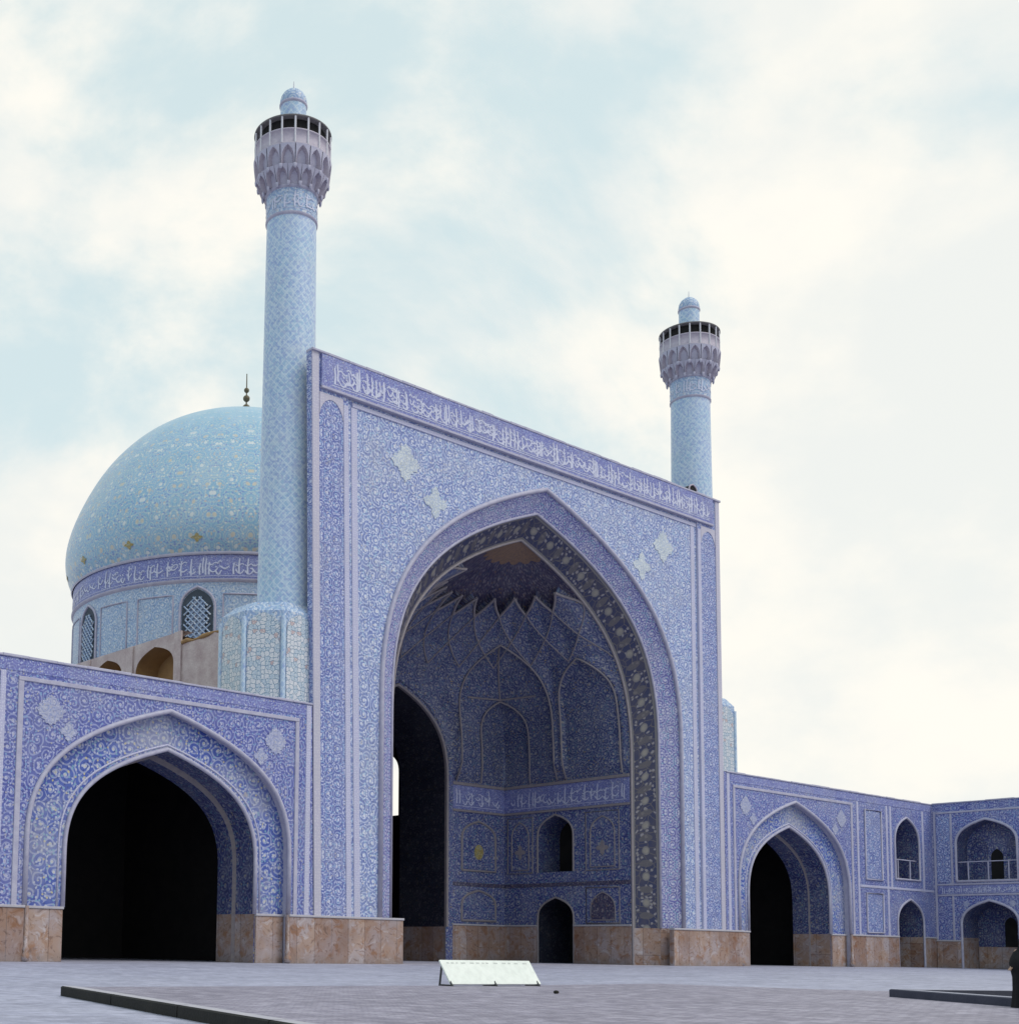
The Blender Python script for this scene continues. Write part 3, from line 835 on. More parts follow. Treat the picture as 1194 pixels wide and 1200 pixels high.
# ------------------------------------------------------------------ domed hall behind
hall = thing('domed_hall', 'pink plastered hall wall with two small brick niches below the dome', 'hall', (0, 32, 0))
FHL = lambda u, v, d=0.: Vector((-14.3 + d, u, v))     # left outer wall, u = y, depth inwards
b = MB()
n1 = arch(18.7, 2.15, 17.5, 18.85, 8, 15.6); n2 = arch(24.4, 1.85, 17.7, 18.95, 8, 15.6)
b.poly([(4.6, 0), (44, 0), (44, 19.5), (15.65, 19.3), (15.6, 18.6), (4.6, 18.6)], [n1, n2], lambda u, v: FHL(u, v), 'plaster')
b.face([FHL(4.6, 0), FHL(4.6, 18.6), FHL(4.6, 18.6, .8), FHL(4.6, 0, .8)], 'plaster')
b.face([FHL(4.6, 18.6), FHL(15.6, 18.6), FHL(15.6, 18.6, .8), FHL(4.6, 18.6, .8)], 'plaster')
b.face([FHL(15.6, 19.3), FHL(44, 19.5), FHL(44, 19.5, .8), FHL(15.6, 19.3, .8)], 'plaster')
b.poly([(4.6, 0), (44, 0), (44, 18.6), (4.6, 18.6)], [], lambda u, v: FHL(u, v, 2.3), 'room')
b.build('outer_wall', hall)
for lp in (n1, n2):
    b = MB(); b.strip(lp, FHL, 0, 1.6, 'brick'); b.poly(lp, [], lambda u, v: FHL(u, v, 1.6), 'brick'); b.build('niche', hall)
for a in (15.62, 21.1, 26.5):
    b = MB(); b.bar(FHL, a, a + .75, 13, 19.3, -.12, 0., 'plaster'); b.build('pilaster', hall)
b = MB(); rng = random.Random(12)
pth = [(-14.3 + rng.uniform(-.04, .04), 4.6 + k * .55, 18.58 + rng.uniform(-.05, .07)) for k in range(21)]
b.tube(pth, lambda i: .10 + .05 * math.sin(i * 1.7), 'brick', 6)
b.build('eroded_coping', hall)
# passage and chamber
YC = YB + 4.3
b = MB()
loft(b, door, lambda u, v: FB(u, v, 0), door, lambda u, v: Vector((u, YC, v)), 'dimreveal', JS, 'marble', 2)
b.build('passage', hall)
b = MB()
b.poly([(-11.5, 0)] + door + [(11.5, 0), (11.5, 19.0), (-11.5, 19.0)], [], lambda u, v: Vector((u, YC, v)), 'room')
win = arch(26.35, 1.6, 14.2, 15.9, 8, 10.9)
b.poly([(YC, 0), (44, 0), (44, 19.0), (YC, 19.0)], [win], lambda u, v: Vector((11.5, u, v)), 'room')
b.strip(win, lambda u, v, d: Vector((11.5 + d, u, v)), 0, .7, 'room')
b.poly([(YC, 0), (44, 0), (44, 19.0), (YC, 19.0)], [win], lambda u, v: Vector((12.2, u, v)), 'plaster')
b.poly([(-11.5, 0), (11.5, 0), (11.5, 19.0), (-11.5, 19.0)], [], lambda u, v: Vector((u, 44, v)), 'room')
b.poly([(YC, 0), (44, 0), (44, 19.0), (YC, 19.0)], [], lambda u, v: Vector((-11.5, u, v)), 'room')
b.build('chamber_wall', hall)
b = MB()
b.face([(-14.25, 15.7, 19.0), (12.25, 15.7, 19.0), (12.25, 44.1, 19.0), (-14.25, 44.1, 19.0)], 'roofmud')
b.build('roof', hall)

dome = thing('mosque_dome', 'large turquoise tiled dome on a blue drum, left of and behind the portal', 'dome', (0, 29.55, 19.0))
CX, CY = 0., 29.55
b = MB(); b.lathe([(12.4, 19.05), (12.4, 24.5)], CX, CY, 128, 'drum'); dr_ = b.build('drum', dome)
b = MB(); b.lathe([(12.4, 24.38), (12.56, 24.48), (12.56, 24.6)], CX, CY, 128, 'mold'); b.build('drum_moulding', dome); b = MB(); b.lathe([(12.56, 26.2), (12.64, 26.3), (12.5, 26.45)], CX, CY, 128, 'mold'); b.build('drum_moulding', dome)
b = MB(); b.lathe([(12.48, 24.55), (12.48, 26.25)], CX, CY, 128, 'frieze'); ib = b.build('inscription_band', dome)
b = MB(); rng = random.Random(21)
script_strokes(b, 12.5 * 2 * PI - 1, 24.75, 1.2, lambda u, v, d: Vector((CX + 12.505 * math.cos(-u / 12.5), CY + 12.505 * math.sin(-u / 12.5), v)), rng)
b.build('inscription', ib)
b = MB()   # pale line lettering round the drum
rng = random.Random(2)
def drumfn(r): return lambda u, v, d=0.: Vector((CX + (r + d) * math.cos(u / 12.4), CY + (r + d) * math.sin(u / 12.4), v))
DF = drumfn(12.4)
# gridded tile squares on the drum between the windows
for k in range(8):
    a0 = math.radians(-139.3 + 45 * k)
    u0 = a0 * 12.4
    lp = arch(u0, 1.05, 22.6, 23.95, 8, 19.8)
    w = MB(); w.slab(lp, DF, .03, 0., 'grillback')
    wo = w.build('window', dome)
    g_ = MB()
    for q in range(-5, 6):
        for sgn in (-1, 1):
            pts = []
            for i in range(15):
                uu = u0 + q * .40 + sgn * (i - 7) * .3; vv = 21.9 + (i - 7) * .3
                if abs(uu - u0) < 1.0 and 19.8 < vv < 23.8 - max(0, abs(uu - u0) - .1) * 1.1: pts.append(DF(uu, vv, .07))
            if len(pts) > 1: g_.tube(pts, .06, 'drum', 5)
    g_.build('window_grille', wo)
    f_ = MB(); f_.tube([DF(u, v, .05) for u, v in arch(u0, 1.18, 22.6, 24.1, 8, 19.6)], .09, 'mold', 6); f_.build('window_frame', wo)
    for s_ in (-1, 1):
        for r_ in ((1.9, 20.3, 24.2), (5.2, 20.3, 24.2)):
            pass
        pn = MB()
        ua, ub = sorted((u0 + s_ * 1.7, u0 + s_ * 4.4))
        ring = [(ua + (ub - ua) * i / 6, 20.2) for i in range(7)] + [(ub, 20.2 + 3.4 * i / 3) for i in range(1, 4)] + [(ub - (ub - ua) * i / 6, 23.6) for i in range(1, 7)] + [(ua, 23.6 - 3.4 * i / 3) for i in range(1, 4)]
        pn.tube([DF(u, v, .01) for u, v in ring], .06, 'mold', 5); pn.build('panel_frame', dome)
prf = [(12.52, 26.4), (12.9, 27.2), (13.1, 28.4), (12.95, 29.8), (12.4, 31.5), (11.4, 33.6), (10.2, 35.45), (8.75, 37.05), (7.3, 38.2), (5.7, 39.1), (3.9, 39.82), (2.2, 40.32), (.9, 40.62), (.12, 40.75)]
# smooth the profile
fine = []
for i in range(len(prf) - 1):
    p0 = prf[max(i - 1, 0)]; p1 = prf[i]; p2 = prf[i + 1]; p3 = prf[min(i + 2, len(prf) - 1)]
    for k in range(6):
        t_ = k / 6
        fine.append(tuple(.5 * (2 * p1[c_] + (p2[c_] - p0[c_]) * t_ + (2 * p0[c_] - 5 * p1[c_] + 4 * p2[c_] - p3[c_]) * t_ * t_ + (3 * p1[c_] - p0[c_] - 3 * p2[c_] + p3[c_]) * t_ ** 3) for c_ in (0, 1)))
fine.append(prf[-1])
b = MB(); b.lathe(fine, CX, CY, 128, 'dome'); sh = b.build('shell', dome)
# rows of lozenge medallions on the shell
def shell_pt(a, z, off=.03):
    for (r0, z0), (r1, z1) in zip(fine, fine[1:]):
        if z0 <= z <= z1:
            r = r0 + (r1 - r0) * (z - z0) / max(1e-9, z1 - z0); return Vector((CX + (r + off) * math.cos(a), CY + (r + off) * math.sin(a), z)), r
    return Vector((CX, CY, z)), .1
for (zc, hz, wd, n_, m_) in ((27.25, .3, .42, 16, 'crownpale'),):
    for k in range(n_):
        mm = MB()
        a = math.radians(-139.3) + 2 * PI * (k + (.5 if n_ > 16 else 0)) / n_
        ctr_, r = shell_pt(a, zc, .04)
        ring = []
        for i in range(16):
            th = 2 * PI * i / 16; rr = .75 + .25 * math.cos(4 * th)
            zz_ = zc + hz * math.sin(th) * rr
            _, r2 = shell_pt(a, zz_)
            ring.append(shell_pt(a + wd * math.cos(th) * rr / r2, zz_, .04)[0])
        for i in range(16): mm.face([ctr_, ring[i], ring[(i + 1) % 16]], 'medy' if m_ == 'crownpale' else 'frieze')
        mm.build('shell_medallion', sh)
fi = MB(); fi.tube([(CX, CY, 40.6), (CX, CY, 44.1)], lambda i: .07 if i == 0 else .035, 'gold', 8); f_ob = fi.build('finial', dome)
for z, r in ((41.4, .3), (42.15, .26), (42.8, .2)):
    s_ = MB(); s_.lathe([(.05, z - r)] + [(r * math.cos(a), z + r * math.sin(a)) for a in [-PI / 2 + PI * k / 10 for k in range(1, 10)]] + [(.05, z + r)], CX, CY, 16, 'gold'); s_.build('finial_ball', f_ob)

# ------------------------------------------------------------------ minarets
def minaret(mx, label, seed):
    my = 2.2
    t = thing('minaret', label, 'minaret', (mx, my, 16.8), 'minarets flanking the portal')
    sh = MB(); sh.lathe([(1.45, 12), (1.43, 17), (1.36, 25), (1.31, 32), (1.27, 37.6)], mx, my, 64, 'bannai')
    so_ = sh.build('shaft', t)
    rg = MB(); rg.lathe([(1.27, 37.45), (1.34, 37.5), (1.34, 37.6)], mx, my, 48, 'mold'); rg.lathe([(1.31, 37.6), (1.30, 38.9)], mx, my, 48, 'drum'); rg.lathe([(1.30, 38.85), (1.38, 38.9), (1.38, 39.0)], mx, my, 48, 'mold')
    ro = rg.build('neck_band', t)
    ins = MB(); rng = random.Random(seed); script_strokes(ins, 2 * PI * 1.3 - .3, 37.75, .9, lambda u, v, d: Vector((mx + 1.335 * math.cos(-u / 1.3), my + 1.335 * math.sin(-u / 1.3), v)), rng); ins.build('inscription', ro)
    # corbel of two tiers of pointed niches
    mq = MB()
    mq.lathe([(1.3, 38.9), (1.38, 39.2), (1.6, 39.75)], mx, my, 48, 'muq'); mq.lathe([(1.58, 39.7), (1.72, 40.2), (1.8, 40.75)], mx, my, 48, 'muq')
    tiers = []
    for (z0, z1, ra, rb_, n_, off) in ((39.0, 39.75, 1.5, 1.82, 16, .5), (39.72, 40.75, 1.84, 1.95, 16, 0.)):
        for k in range(n_):
            ac = 2 * PI * (k + off) / n_; da = PI / n_ * .94
            lp = [(-1, 0), (-.92, .3), (-.8, .55), (-.5, .78), (0, .95), (.5, .78), (.8, .55), (.92, .3), (1, 0)]
            # spandrel shield between ogee niche and upper edge
            top = [(x, 1.02) for x, y in lp]
            for i in range(8):
                def q3(x, y, dr):
                    r_ = ra + (rb_ - ra) * y + dr
                    a_ = ac + da * x
                    return Vector((mx + r_ * math.cos(a_), my + r_ * math.sin(a_), z0 + (z1 - z0) * y))
                mq.face([q3(*lp[i], .06), q3(*lp[i + 1], .06), q3(*top[i + 1], .06), q3(*top[i], .06)], 'muq')
                mq.face([q3(*lp[i], .06), q3(*lp[i + 1], .06), q3(lp[i + 1][0] * .8, lp[i + 1][1] * .85, -.2), q3(lp[i][0] * .8, lp[i][1] * .85, -.2)], 'balu')
            # bracket foot
            for x in (-1, 1):
                r_ = ra + .02; a_ = ac + da * x
                p_ = Vector((mx + r_ * math.cos(a_), my + r_ * math.sin(a_), z0 - .02))
                mq.lathe([(.01, z0 - .2), (.06, z0 - .12), (.08, z0 + .04), (.02, z0 + .1)], p_.x, p_.y, 6, 'muq')
    mq.build('muqarnas_corbel', t)
    gl = MB(); gl.lathe([(1.76, 40.72), (1.97, 40.74), (1.97, 40.84), (1.92, 40.86), (1.92, 41.5), (1.97, 41.52), (1.97, 41.59), (1.7, 41.59)], mx, my, 64, 'balu'); gl.build('gallery_parapet', t)
    flr = MB(); flr.lathe([(.01, 40.95), (1.88, 40.95)], mx, my, 32, 'eave'); flr.build('gallery_floor', t)
    for k in range(18):
        a = 2 * PI * (k + .5) / 18 + .1
        px, py = mx + 1.93 * math.cos(a), my + 1.93 * math.sin(a)
        p_ = MB(); p_.tube([(px, py, 40.83), (px, py, 42.25)], .055, 'post', 6); p_.build('post', t)
    rf = MB(); rf.lathe([(.5, 42.22), (1.96, 42.22), (2.0, 42.25), (1.99, 42.31), (1.2, 42.46), (.5, 42.5)], mx, my, 64, 'eave'); rf.build('gallery_roof', t)
    sc_ = MB(); sc_.lathe([(1.7, 40.95), (1.7, 42.23)], mx, my, 32, 'dark'); sc_.build('gallery_shade', t)  # black cylinder added as the shade seen between the gallery posts
    ln = MB(); ln.lathe([(.67, 42.5), (.67, 43.95)], mx, my, 32, 'bannai'); ln.lathe([(.67, 43.9), (.73, 43.96), (.73, 44.04), (.67, 44.08)], mx, my, 32, 'mold'); ln.build('lantern', t)
    cp = MB(); cp.lathe([(.68, 44.05), (.7, 44.2), (.65, 44.45), (.53, 44.66), (.33, 44.83), (.12, 44.91), (.02, 44.94)], mx, my, 32, 'drum'); cp.build('lantern_cap', t)
    fn_ = MB(); fn_.tube([(mx, my, 44.9), (mx, my, 45.4)], lambda i: .04 if i == 0 else .015, 'post', 6); fn_.build('finial', t)
    # octagonal base
    s_ = 1 if mx > 0 else -1
    ox, oy = mx + s_ * .6, my + .4; ap = 2.3; R_ = ap / math.cos(PI / 8)
    V8 = [(ox + R_ * math.cos(PI / 8 + k * PI / 4), oy + R_ * math.sin(PI / 8 + k * PI / 4)) for k in range(8)]
    bs = MB()
    for k in range(8):
        a, c_ = V8[k], V8[(k + 1) % 8]
        bs.face([(a[0], a[1], 11), (c_[0], c_[1], 11), (c_[0], c_[1], 16.8), (a[0], a[1], 16.8)], 'drum')
        # sloped shoulder towards the shaft
        ca = Vector((mx, my, 0)); f = .22
        ia = Vector((a[0], a[1], 0)).lerp(ca, f); ic = Vector((c_[0], c_[1], 0)).lerp(ca, f)
        bs.face([(a[0], a[1], 16.8), (c_[0], c_[1], 16.8), (ic.x, ic.y, 17.35), (ia.x, ia.y, 17.35)], 'drum')
        bs.face([(ia.x, ia.y, 17.35), (ic.x, ic.y, 17.35), (mx, my, 17.4)], 'drum')
    bo = bs.build('octagonal_base', t)
    for k in range(8):
        a, c_ = Vector((*V8[k], 0)), Vector((*V8[(k + 1) % 8], 0)); dr = (c_ - a); L = dr.length; dr /= L
        nr = Vector((dr.y, -dr.x, 0))
        if (a - Vector((ox, oy, 0))).dot(nr) < 0: nr = -nr
        fn2 = lambda u, v, d=0., a=a, dr=dr, nr=nr: a + dr * u - nr * d + Vector((0, 0, v))
        lp = arch(L / 2, L / 2 - .17, 15.9, 16.7, 8, 11.0)
        pn = MB(); pn.slab(lp, fn2, -.05, 0, 'girih'); pn.build('face_panel', bo)
        cl = MB(); cl.tube([(a.x, a.y, 11), (a.x, a.y, 16.5)], .13, 'bannai', 8); cl.build('corner_colonnette', bo)
    if mx > 0:
        dw = MB()
        for u0, u1, z0, z1, m_ in ((-1.15, -.15, 30.0, 31.05, 'dark'),):
            lp = arch(-1.35, .42, 30.9, 31.3, 6, 30.0)
            fn3 = lambda u, v, d=0.: Vector((mx + u, my - 1.36 - d * 1, v))
            dw.slab(lp, lambda u, v, d: Vector((mx + u, my - 1.0 + d, v)), -.02, .5, 'dark')
            dw.tube([Vector((mx + u, my - 1.03, v)) for u, v in lp], .06, 'balu', 5)
        dw.build('doorway', t)
    return t
mL = minaret(-17.0, 'left minaret, the taller and nearer one, beside the turquoise dome', 31)
minR = minaret(17.0, 'right minaret, smaller in view, standing at the far end of the portal', 32)

# ------------------------------------------------------------------ courtyard wings
def room(b, fn, c, hw, d0, d1, z):
    lo = [(c - hw, -.05), (c + hw, -.05), (c + hw, z), (c - hw, z)]
    b.strip(lo[1:] + lo[:1], fn, d0, d1, 'room', closed=False)
    b.face([fn(u, v, d1) for u, v in lo], 'room')
def arched_bay(root, fn, c, hw, zs, za, z0, depth, dark_back, fr='mold', rv='reveal', low=None, fw=.09):
    lp = arch(c, hw, zs, za, 12, z0)
    b = MB(); b.tube([fn(u, v, -.03) for u, v in (lp if z0 < 1 else lp + [lp[0]])], fw, fr, 6); b.build('arch_moulding', root)
    b = MB(); loft(b, lp, lambda u, v: fn(u, v, 0), lp, lambda u, v: fn(u, v, depth), rv, low, 'marble')
    if z0 > 1: b.face([fn(c - hw, z0, 0), fn(c + hw, z0, 0), fn(c + hw, z0, depth), fn(c - hw, z0, depth)], 'mold')
    if dark_back: b.poly(lp, [], lambda u, v: fn(u, v, depth), dark_back)
    return b.build('niche', root)
def railing(root, fn, u0, u1, z, h, d, n=3):
    r = MB()
    r.bar(fn, u0, u1, z + h, z + h + .07, d - .05, d + .05, 'mold'); ro = r.build('railing', root)
    for k in range(n):
        uu = u0 + (u1 - u0) * (k + .5) / n
        p_ = MB(); p_.bar(fn, uu - .045, uu + .045, z, z + h, d - .04, d + .04, 'mold'); p_.build('railing_post', ro)
def wing(sg, umax, label):
    t = thing('courtyard_wing', label, 'arcade', (sg * 25, 0, 0), 'wings flanking the portal')
    fn = lambda u, v, d=0.: Vector((sg * u, d, v))
    HT = 12.35
    big = arch(25.0, 6.75, 5.0, 11.05, 20, 0.)
    up = arch(40.0, 1.82, 9.1, 11.1, 10, 6.45); dn = arch(40.25, 1.95, 3.2, 5.0, 10, 0.)
    b = MB()
    U0 = 16.8 if sg > 0 else 16.72
    out = [(U0, 0), (25 - 6.75, 0)] + big[1:-1] + [(25 + 6.75, 0), (40.25 - 1.95, 0)] + dn[1:-1] + [(40.25 + 1.95, 0), (umax, 0), (umax, HT), (U0, HT)]
    b.poly(out, [up], lambda u, v: fn(u, v, 0), 'wing'); b.build('facade', t)
    b = MB(); rough_bar(b, fn, U0 + .25, umax, HT - .02, HT + .09, -.07, 1.2, 'mold', random.Random(42)); b.build('coping', t)
    b = MB(); b.poly([(17.2, .05), (umax, .05), (umax, 14.5), (17.2, 14.5)], [], lambda u, v: Vector((sg * u, v, HT - .03)), 'roofmud'); b.build('roof', t)
    b = MB(); b.poly([(17.2, -.3), (umax, -.3), (umax, HT - .05), (17.2, HT - .05)], [], lambda u, v: fn(u, v, 17.5), 'plaster'); b.build('rear_wall', t)
    # great bay
    b = MB(); b.strip(big, fn, 0, .42, 'mold', closed=False); b.build('outer_reveal', t)
    inn = arch(24.85, 4.95, 4.6, 9.4, 20, 0.)
    b = MB(); b.poly(big + inn[::-1], [], lambda u, v: fn(u, v, .42), 'wingband'); b.build('arch_band', t)
    b = MB(); b.tube([fn(u, max(v, JS), -.02) for u, v in big], .11, 'mold', 8); b.build('arch_moulding', t)
    b = MB(); b.tube([fn(u, max(v, JS), .40) for u, v in inn], .10, 'mold', 8)
    b.tube([fn(24.85 + (u - 24.85) * 1.055, max(v, JS) + (.2 if v > 5 else 0), .42) for u, v in inn], .05, 'strip', 6); b.build('arch_moulding', t)
    in2 = arch(24.85, 4.72, 4.5, 9.12, 20, 0.)
    b = MB(); loft(b, inn, lambda u, v: fn(u, v, .42), inn, lambda u, v: fn(u, v, 1.9), 'reveal', JS, 'marble', 1)
    b.poly(inn + in2[::-1], [], lambda u, v: fn(u, v, 1.9), 'rib')
    loft(b, in2, lambda u, v: fn(u, v, 1.9), in2, lambda u, v: fn(u, v, 3.1), 'reveal', JS, 'marble', 1); b.build('reveal', t)
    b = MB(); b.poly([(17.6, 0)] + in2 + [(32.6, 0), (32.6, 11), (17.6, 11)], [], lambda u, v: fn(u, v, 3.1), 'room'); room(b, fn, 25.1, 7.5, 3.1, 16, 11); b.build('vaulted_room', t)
    dado(t, fn, 29.83, 31.7, JS, .30, .42); dado(t, fn, 18.3, 19.87, JS, .30, .42)
    dado(t, fn, 31.8, 38.27, JS, -.12, 0.); dado(t, fn, 42.23, umax, JS, -.12, 0.)
    for u in (18.32, 31.68):     # slender corner shafts with bulb feet
        cs = MB(); cs.lathe([(.02, 0), (.17, .05), (.18, .28), (.10, .4), (.16, .52), (.09, .65), (.09, 2.25)], sg * u, -.1, 10, 'marble'); cs.build('corner_colonnette', t)
    # frame strips
    bars(t, 'frame_strip', [(17.75, 17.98, JS, 11.42, -.05, 0.), (32.1, 32.35, JS, 11.42, -.05, 0.), (17.75, 32.35, 11.42, 11.6, -.06, 0.)], fn, 'mold')
    bars(t, 'frame_strip', [(U0 + .3, U0 + .6, JS, 12.3, -.03, 0.), (32.9, 33.15, JS, 11.75, -.04, 0.), (37.0, 37.25, JS, 11.75, -.03, 0.), (42.35, 42.6, 5.6, 11.75, -.03, 0.), (37.55, 37.8, 5.6, 11.75, -.03, 0.)], fn, 'strip')
    bars(t, 'frame_strip', [(33.2, umax - .05, 5.65, 5.82, -.045, 0.)], fn, 'strip')
    b = MB(); b.bar(fn, U0 + .65, umax - .05, 11.78, 12.3, -.02, 0., 'frieze'); b.build('top_band', t)
    # tall tile panels
    for (v0, v1) in ((6.3, 11.2), (2.5, 5.2)):
        b = MB(); b.bar(fn, 34.1, 36.2, v0, v1, -.03, 0., 'pier'); pn = b.build('tile_panel', t)
        b = MB(); b.tube([fn(u, v, -.04) for u, v in [(34.0, v0 - .06), (36.3, v0 - .06), (36.3, v1 + .06), (34.0, v1 + .06), (34.0, v0 - .06)]], .07, 'mold', 5); b.build('panel_frame', pn)
    # spandrel medallions
    for s_ in (-1, 1):
        medallion(t, 25 + s_ * 5.85, 10.35, .62, fn, -.03, 'medwing', rot=PI / 4, sq=.9)
        medallion(t, 25 + s_ * 5.0, 9.55, .42, fn, -.03, 'medwing', rot=.4, sq=.8)
    # side niches
    arched_bay(t, fn, 40.0, 1.82, 9.1, 11.1, 6.45, 1.7, 'inner')
    b = MB(); lp = arch(40.5, .7, 9.1, 10.0, 8, 6.5); b.slab(lp, fn, 1.64, 1.7, 'dark'); b.build('inner_door', t)
    railing(t, fn, 38.2, 41.8, 6.45, 1.45, .25, 2)
    arched_bay(t, fn, 40.25, 1.95, 3.2, 5.0, 0., 2.2, 'dimreveal', low=JS)
    b = MB(); b.bar(fn, 38.9, 41.6, 0, 2.1, 2.05, 2.2, 'wood'); b.build('wooden_door', t)
    return t
wing(-1, 52, 'left wing with one big black pointed archway, below the turquoise dome')
wing(1, 43.965, 'right wing with a smaller archway and stacked niches, beyond the portal')

# side arcade of the courtyard on the right
sa = thing('side_arcade', 'two-storey tiled arcade closing the courtyard at the far right, turned towards the camera', 'arcade', (44, -9, gz(-9)))
FS = lambda u, v, d=0.: Vector((43.97 + d, -u, v))
b = MB(); bays = (3.95, 9.9, 15.85, 21.8)
holes = []; out = [(0, -.5)]
for c_ in bays:
    dn = arch(c_ + .1, 2.05, 3.2, 5.0, 12, -.5); out += [(c_ + .1 - 2.05, -.5)] + dn[1:-1] + [(c_ + .1 + 2.05, -.5)]
    holes.append(arch(c_, 2.2, 9.2, 11.05, 12, 6.45))
out += [(26, -.5), (26, 12.4), (0, 12.4)]
b.poly(out, holes, lambda u, v: FS(u, v), 'wing'); b.build('facade', sa)
b = MB(); rough_bar(b, FS, .05, 26, 12.37, 12.46, -.07, 1.2, 'mold', random.Random(43)); b.build('coping', sa)
b = MB(); b.face([FS(0, 12.36, .1), FS(26, 12.36, .1), FS(26, 12.36, 8), FS(0, 12.36, 8)], 'roofmud'); b.build('roof', sa)
b = MB(); b.poly([(0, -.5), (26, -.5), (26, 12.34), (0, 12.34)], [], lambda u, v: FS(u, v, 8), 'plaster'); b.build('rear_wall', sa)
for c_ in bays:
    arched_bay(sa, FS, c_, 2.2, 9.2, 11.05, 6.45, 1.8, 'inner', fw=.1)
    for s_ in (-1, 1):
        b = MB(); lp = arch(c_ + s_ * 1.3, .6, 8.8, 9.8, 8, 6.5); b.slab(lp, FS, 1.74, 1.8, 'reveal'); b.build('inner_panel', sa)
    b = MB(); lp = arch(c_, .42, 8.2, 8.9, 8, 6.5); b.slab(lp, FS, 1.7, 1.8, 'dark'); b.build('inner_door', sa)
    railing(sa, FS, c_ - 2.18, c_ + 2.18, 6.45, 1.42, .25, 3)
    arched_bay(sa, FS, c_ + .1, 2.05, 3.2, 5.0, -.5, 2.6, 'reveal', low=JS, fw=.1)
    for q, z_ in ((.35, 3.8), (1.45, 3.8)):
        b = MB(); lp = arch(c_ + .1 + q, .42, 3.2, z_, 8, 1.6 if q < 1 else -.4); b.slab(lp, FS, 2.53, 2.6, 'dark'); b.build('inner_door', sa)
    b = MB(); b.bar(FS, c_ - 1.9, c_ + .9, -.4, 1.6, 2.45, 2.6, 'marble'); b.build('inner_dado', sa)
    for s_ in (-1, 1): medallion(sa, c_ + .1 + s_ * 1.65, 4.75, .24, FS, -.03, 'medwing', sq=.9)
edges = [0.15] + [e for c_ in bays for e in (c_ + .1 - 2.1, c_ + .1 + 2.1)] + [26]
for k in range(0, len(edges), 2): dado(sa, FS, edges[k], edges[k + 1], 2.05, -.1, 0.)
bars(sa, 'frame_strip', [(.1, .26, 2.05, 11.8, -.05, 0.), (1.35, 1.5, 2.05, 11.6, -.04, 0.), (6.45, 6.6, 2.05, 11.6, -.04, 0.), (7.25, 7.4, 2.05, 11.6, -.04, 0.)], FS, 'mold')
b = MB(); b.bar(FS, .3, 1.32, 6.4, 11.4, -.03, 0., 'pier'); b.build('tile_panel', sa)
b = MB(); b.bar(FS, .3, 26, 5.5, 6.15, -.05, 0., 'frieze'); ib = b.build('inscription_band', sa)
b = MB(); rng = random.Random(77); script_strokes(b, 24, 5.56, .48, lambda u, v, d: FS(u + .6, v, -.06), rng); b.build('inscription', ib)
bars(sa, 'frame_strip', [(.3, 26, 6.17, 6.3, -.07, 0.), (.3, 26, 5.36, 5.49, -.06, 0.), (.3, 26, 11.62, 11.76, -.05, 0.)], FS, 'mold')

# ------------------------------------------------------------------ small things in the court
bd = thing('display_board', 'white tilted display board on low dark legs standing on the terrace', 'board', (-33.7, -27.4, gz(-27.4) + TH))
zb = gz(-27.4) + TH
Lb = Vector((-34.95, -27.4, zb + .05)); Rb = Vector((-32.35, -27.75, zb + .05)); up_ = Vector((-.01, .36, .53))
mb = MB()
dx = (Rb - Lb); nrm = dx.cross(up_).normalized()
if nrm.y > 0: nrm = -nrm
th = nrm * -.04
c4 = [Lb, Rb, Rb + up_, Lb + up_]
mb.face(c4, 'board'); mb.face([p + th for p in c4], 'board')
for k in range(4): mb.face([c4[k], c4[(k + 1) % 4], c4[(k + 1) % 4] + th, c4[k] + th], 'board')
pn = mb.build('panel', bd)
mk = MB(); rng = random.Random(4); u = .06
while u < .93:
    w = rng.uniform(.02, .05)
    for r0 in (.90,):
        q = [Lb + dx * (u + (w if k in (1, 2) else 0)) + up_ * (r0 - (.05 if k > 1 else 0)) + nrm * .004 for k in range(4)]
        mk.face(q, 'mark')
    u += w + rng.uniform(.015, .06)
mk.build('faded_marking', pn)
for f in (.02, .5, .98):
    p = Lb.lerp(Rb, f); lg = MB()
    foot = p + Vector((-.06, -.06, 0)); foot.z = zb - .01
    lg.tube([foot, p + up_ * .3 - nrm * .05], .025, 'metal', 6)
    ft2 = p + Vector((0, .42, 0)); ft2.z = zb - .01
    lg.tube([ft2, p + up_ * .85 - nrm * .05], .025, 'metal', 6)
    lg.tube([foot + Vector((0, 0, .03)), ft2 + Vector((0, 0, .03))], .02, 'metal', 6)
    lg.build('leg', bd)
st = MB(); P = []
rng = random.Random(9)
for i in range(6):
    a = -PI / 2 + PI * i / 5; P.append([(-35.5 + .06 * math.cos(a) * math.cos(2 * PI * k / 8) * rng.uniform(.8, 1.2), -30.9 + .05 * math.cos(a) * math.sin(2 * PI * k / 8) * rng.uniform(.8, 1.2), gz(-30.9) + TH + .03 + .04 * math.sin(a)) for k in range(8)])
for r_ in P: r_.append(r_[0])
st.grid(P, [[(k, i) for k in range(9)] for i in range(6)], 'kerb', True)
o = st.build('loose_stone'); o['label'] = 'small dark loose stone lying on the brick terrace right of the white board'; o['category'] = 'stone'

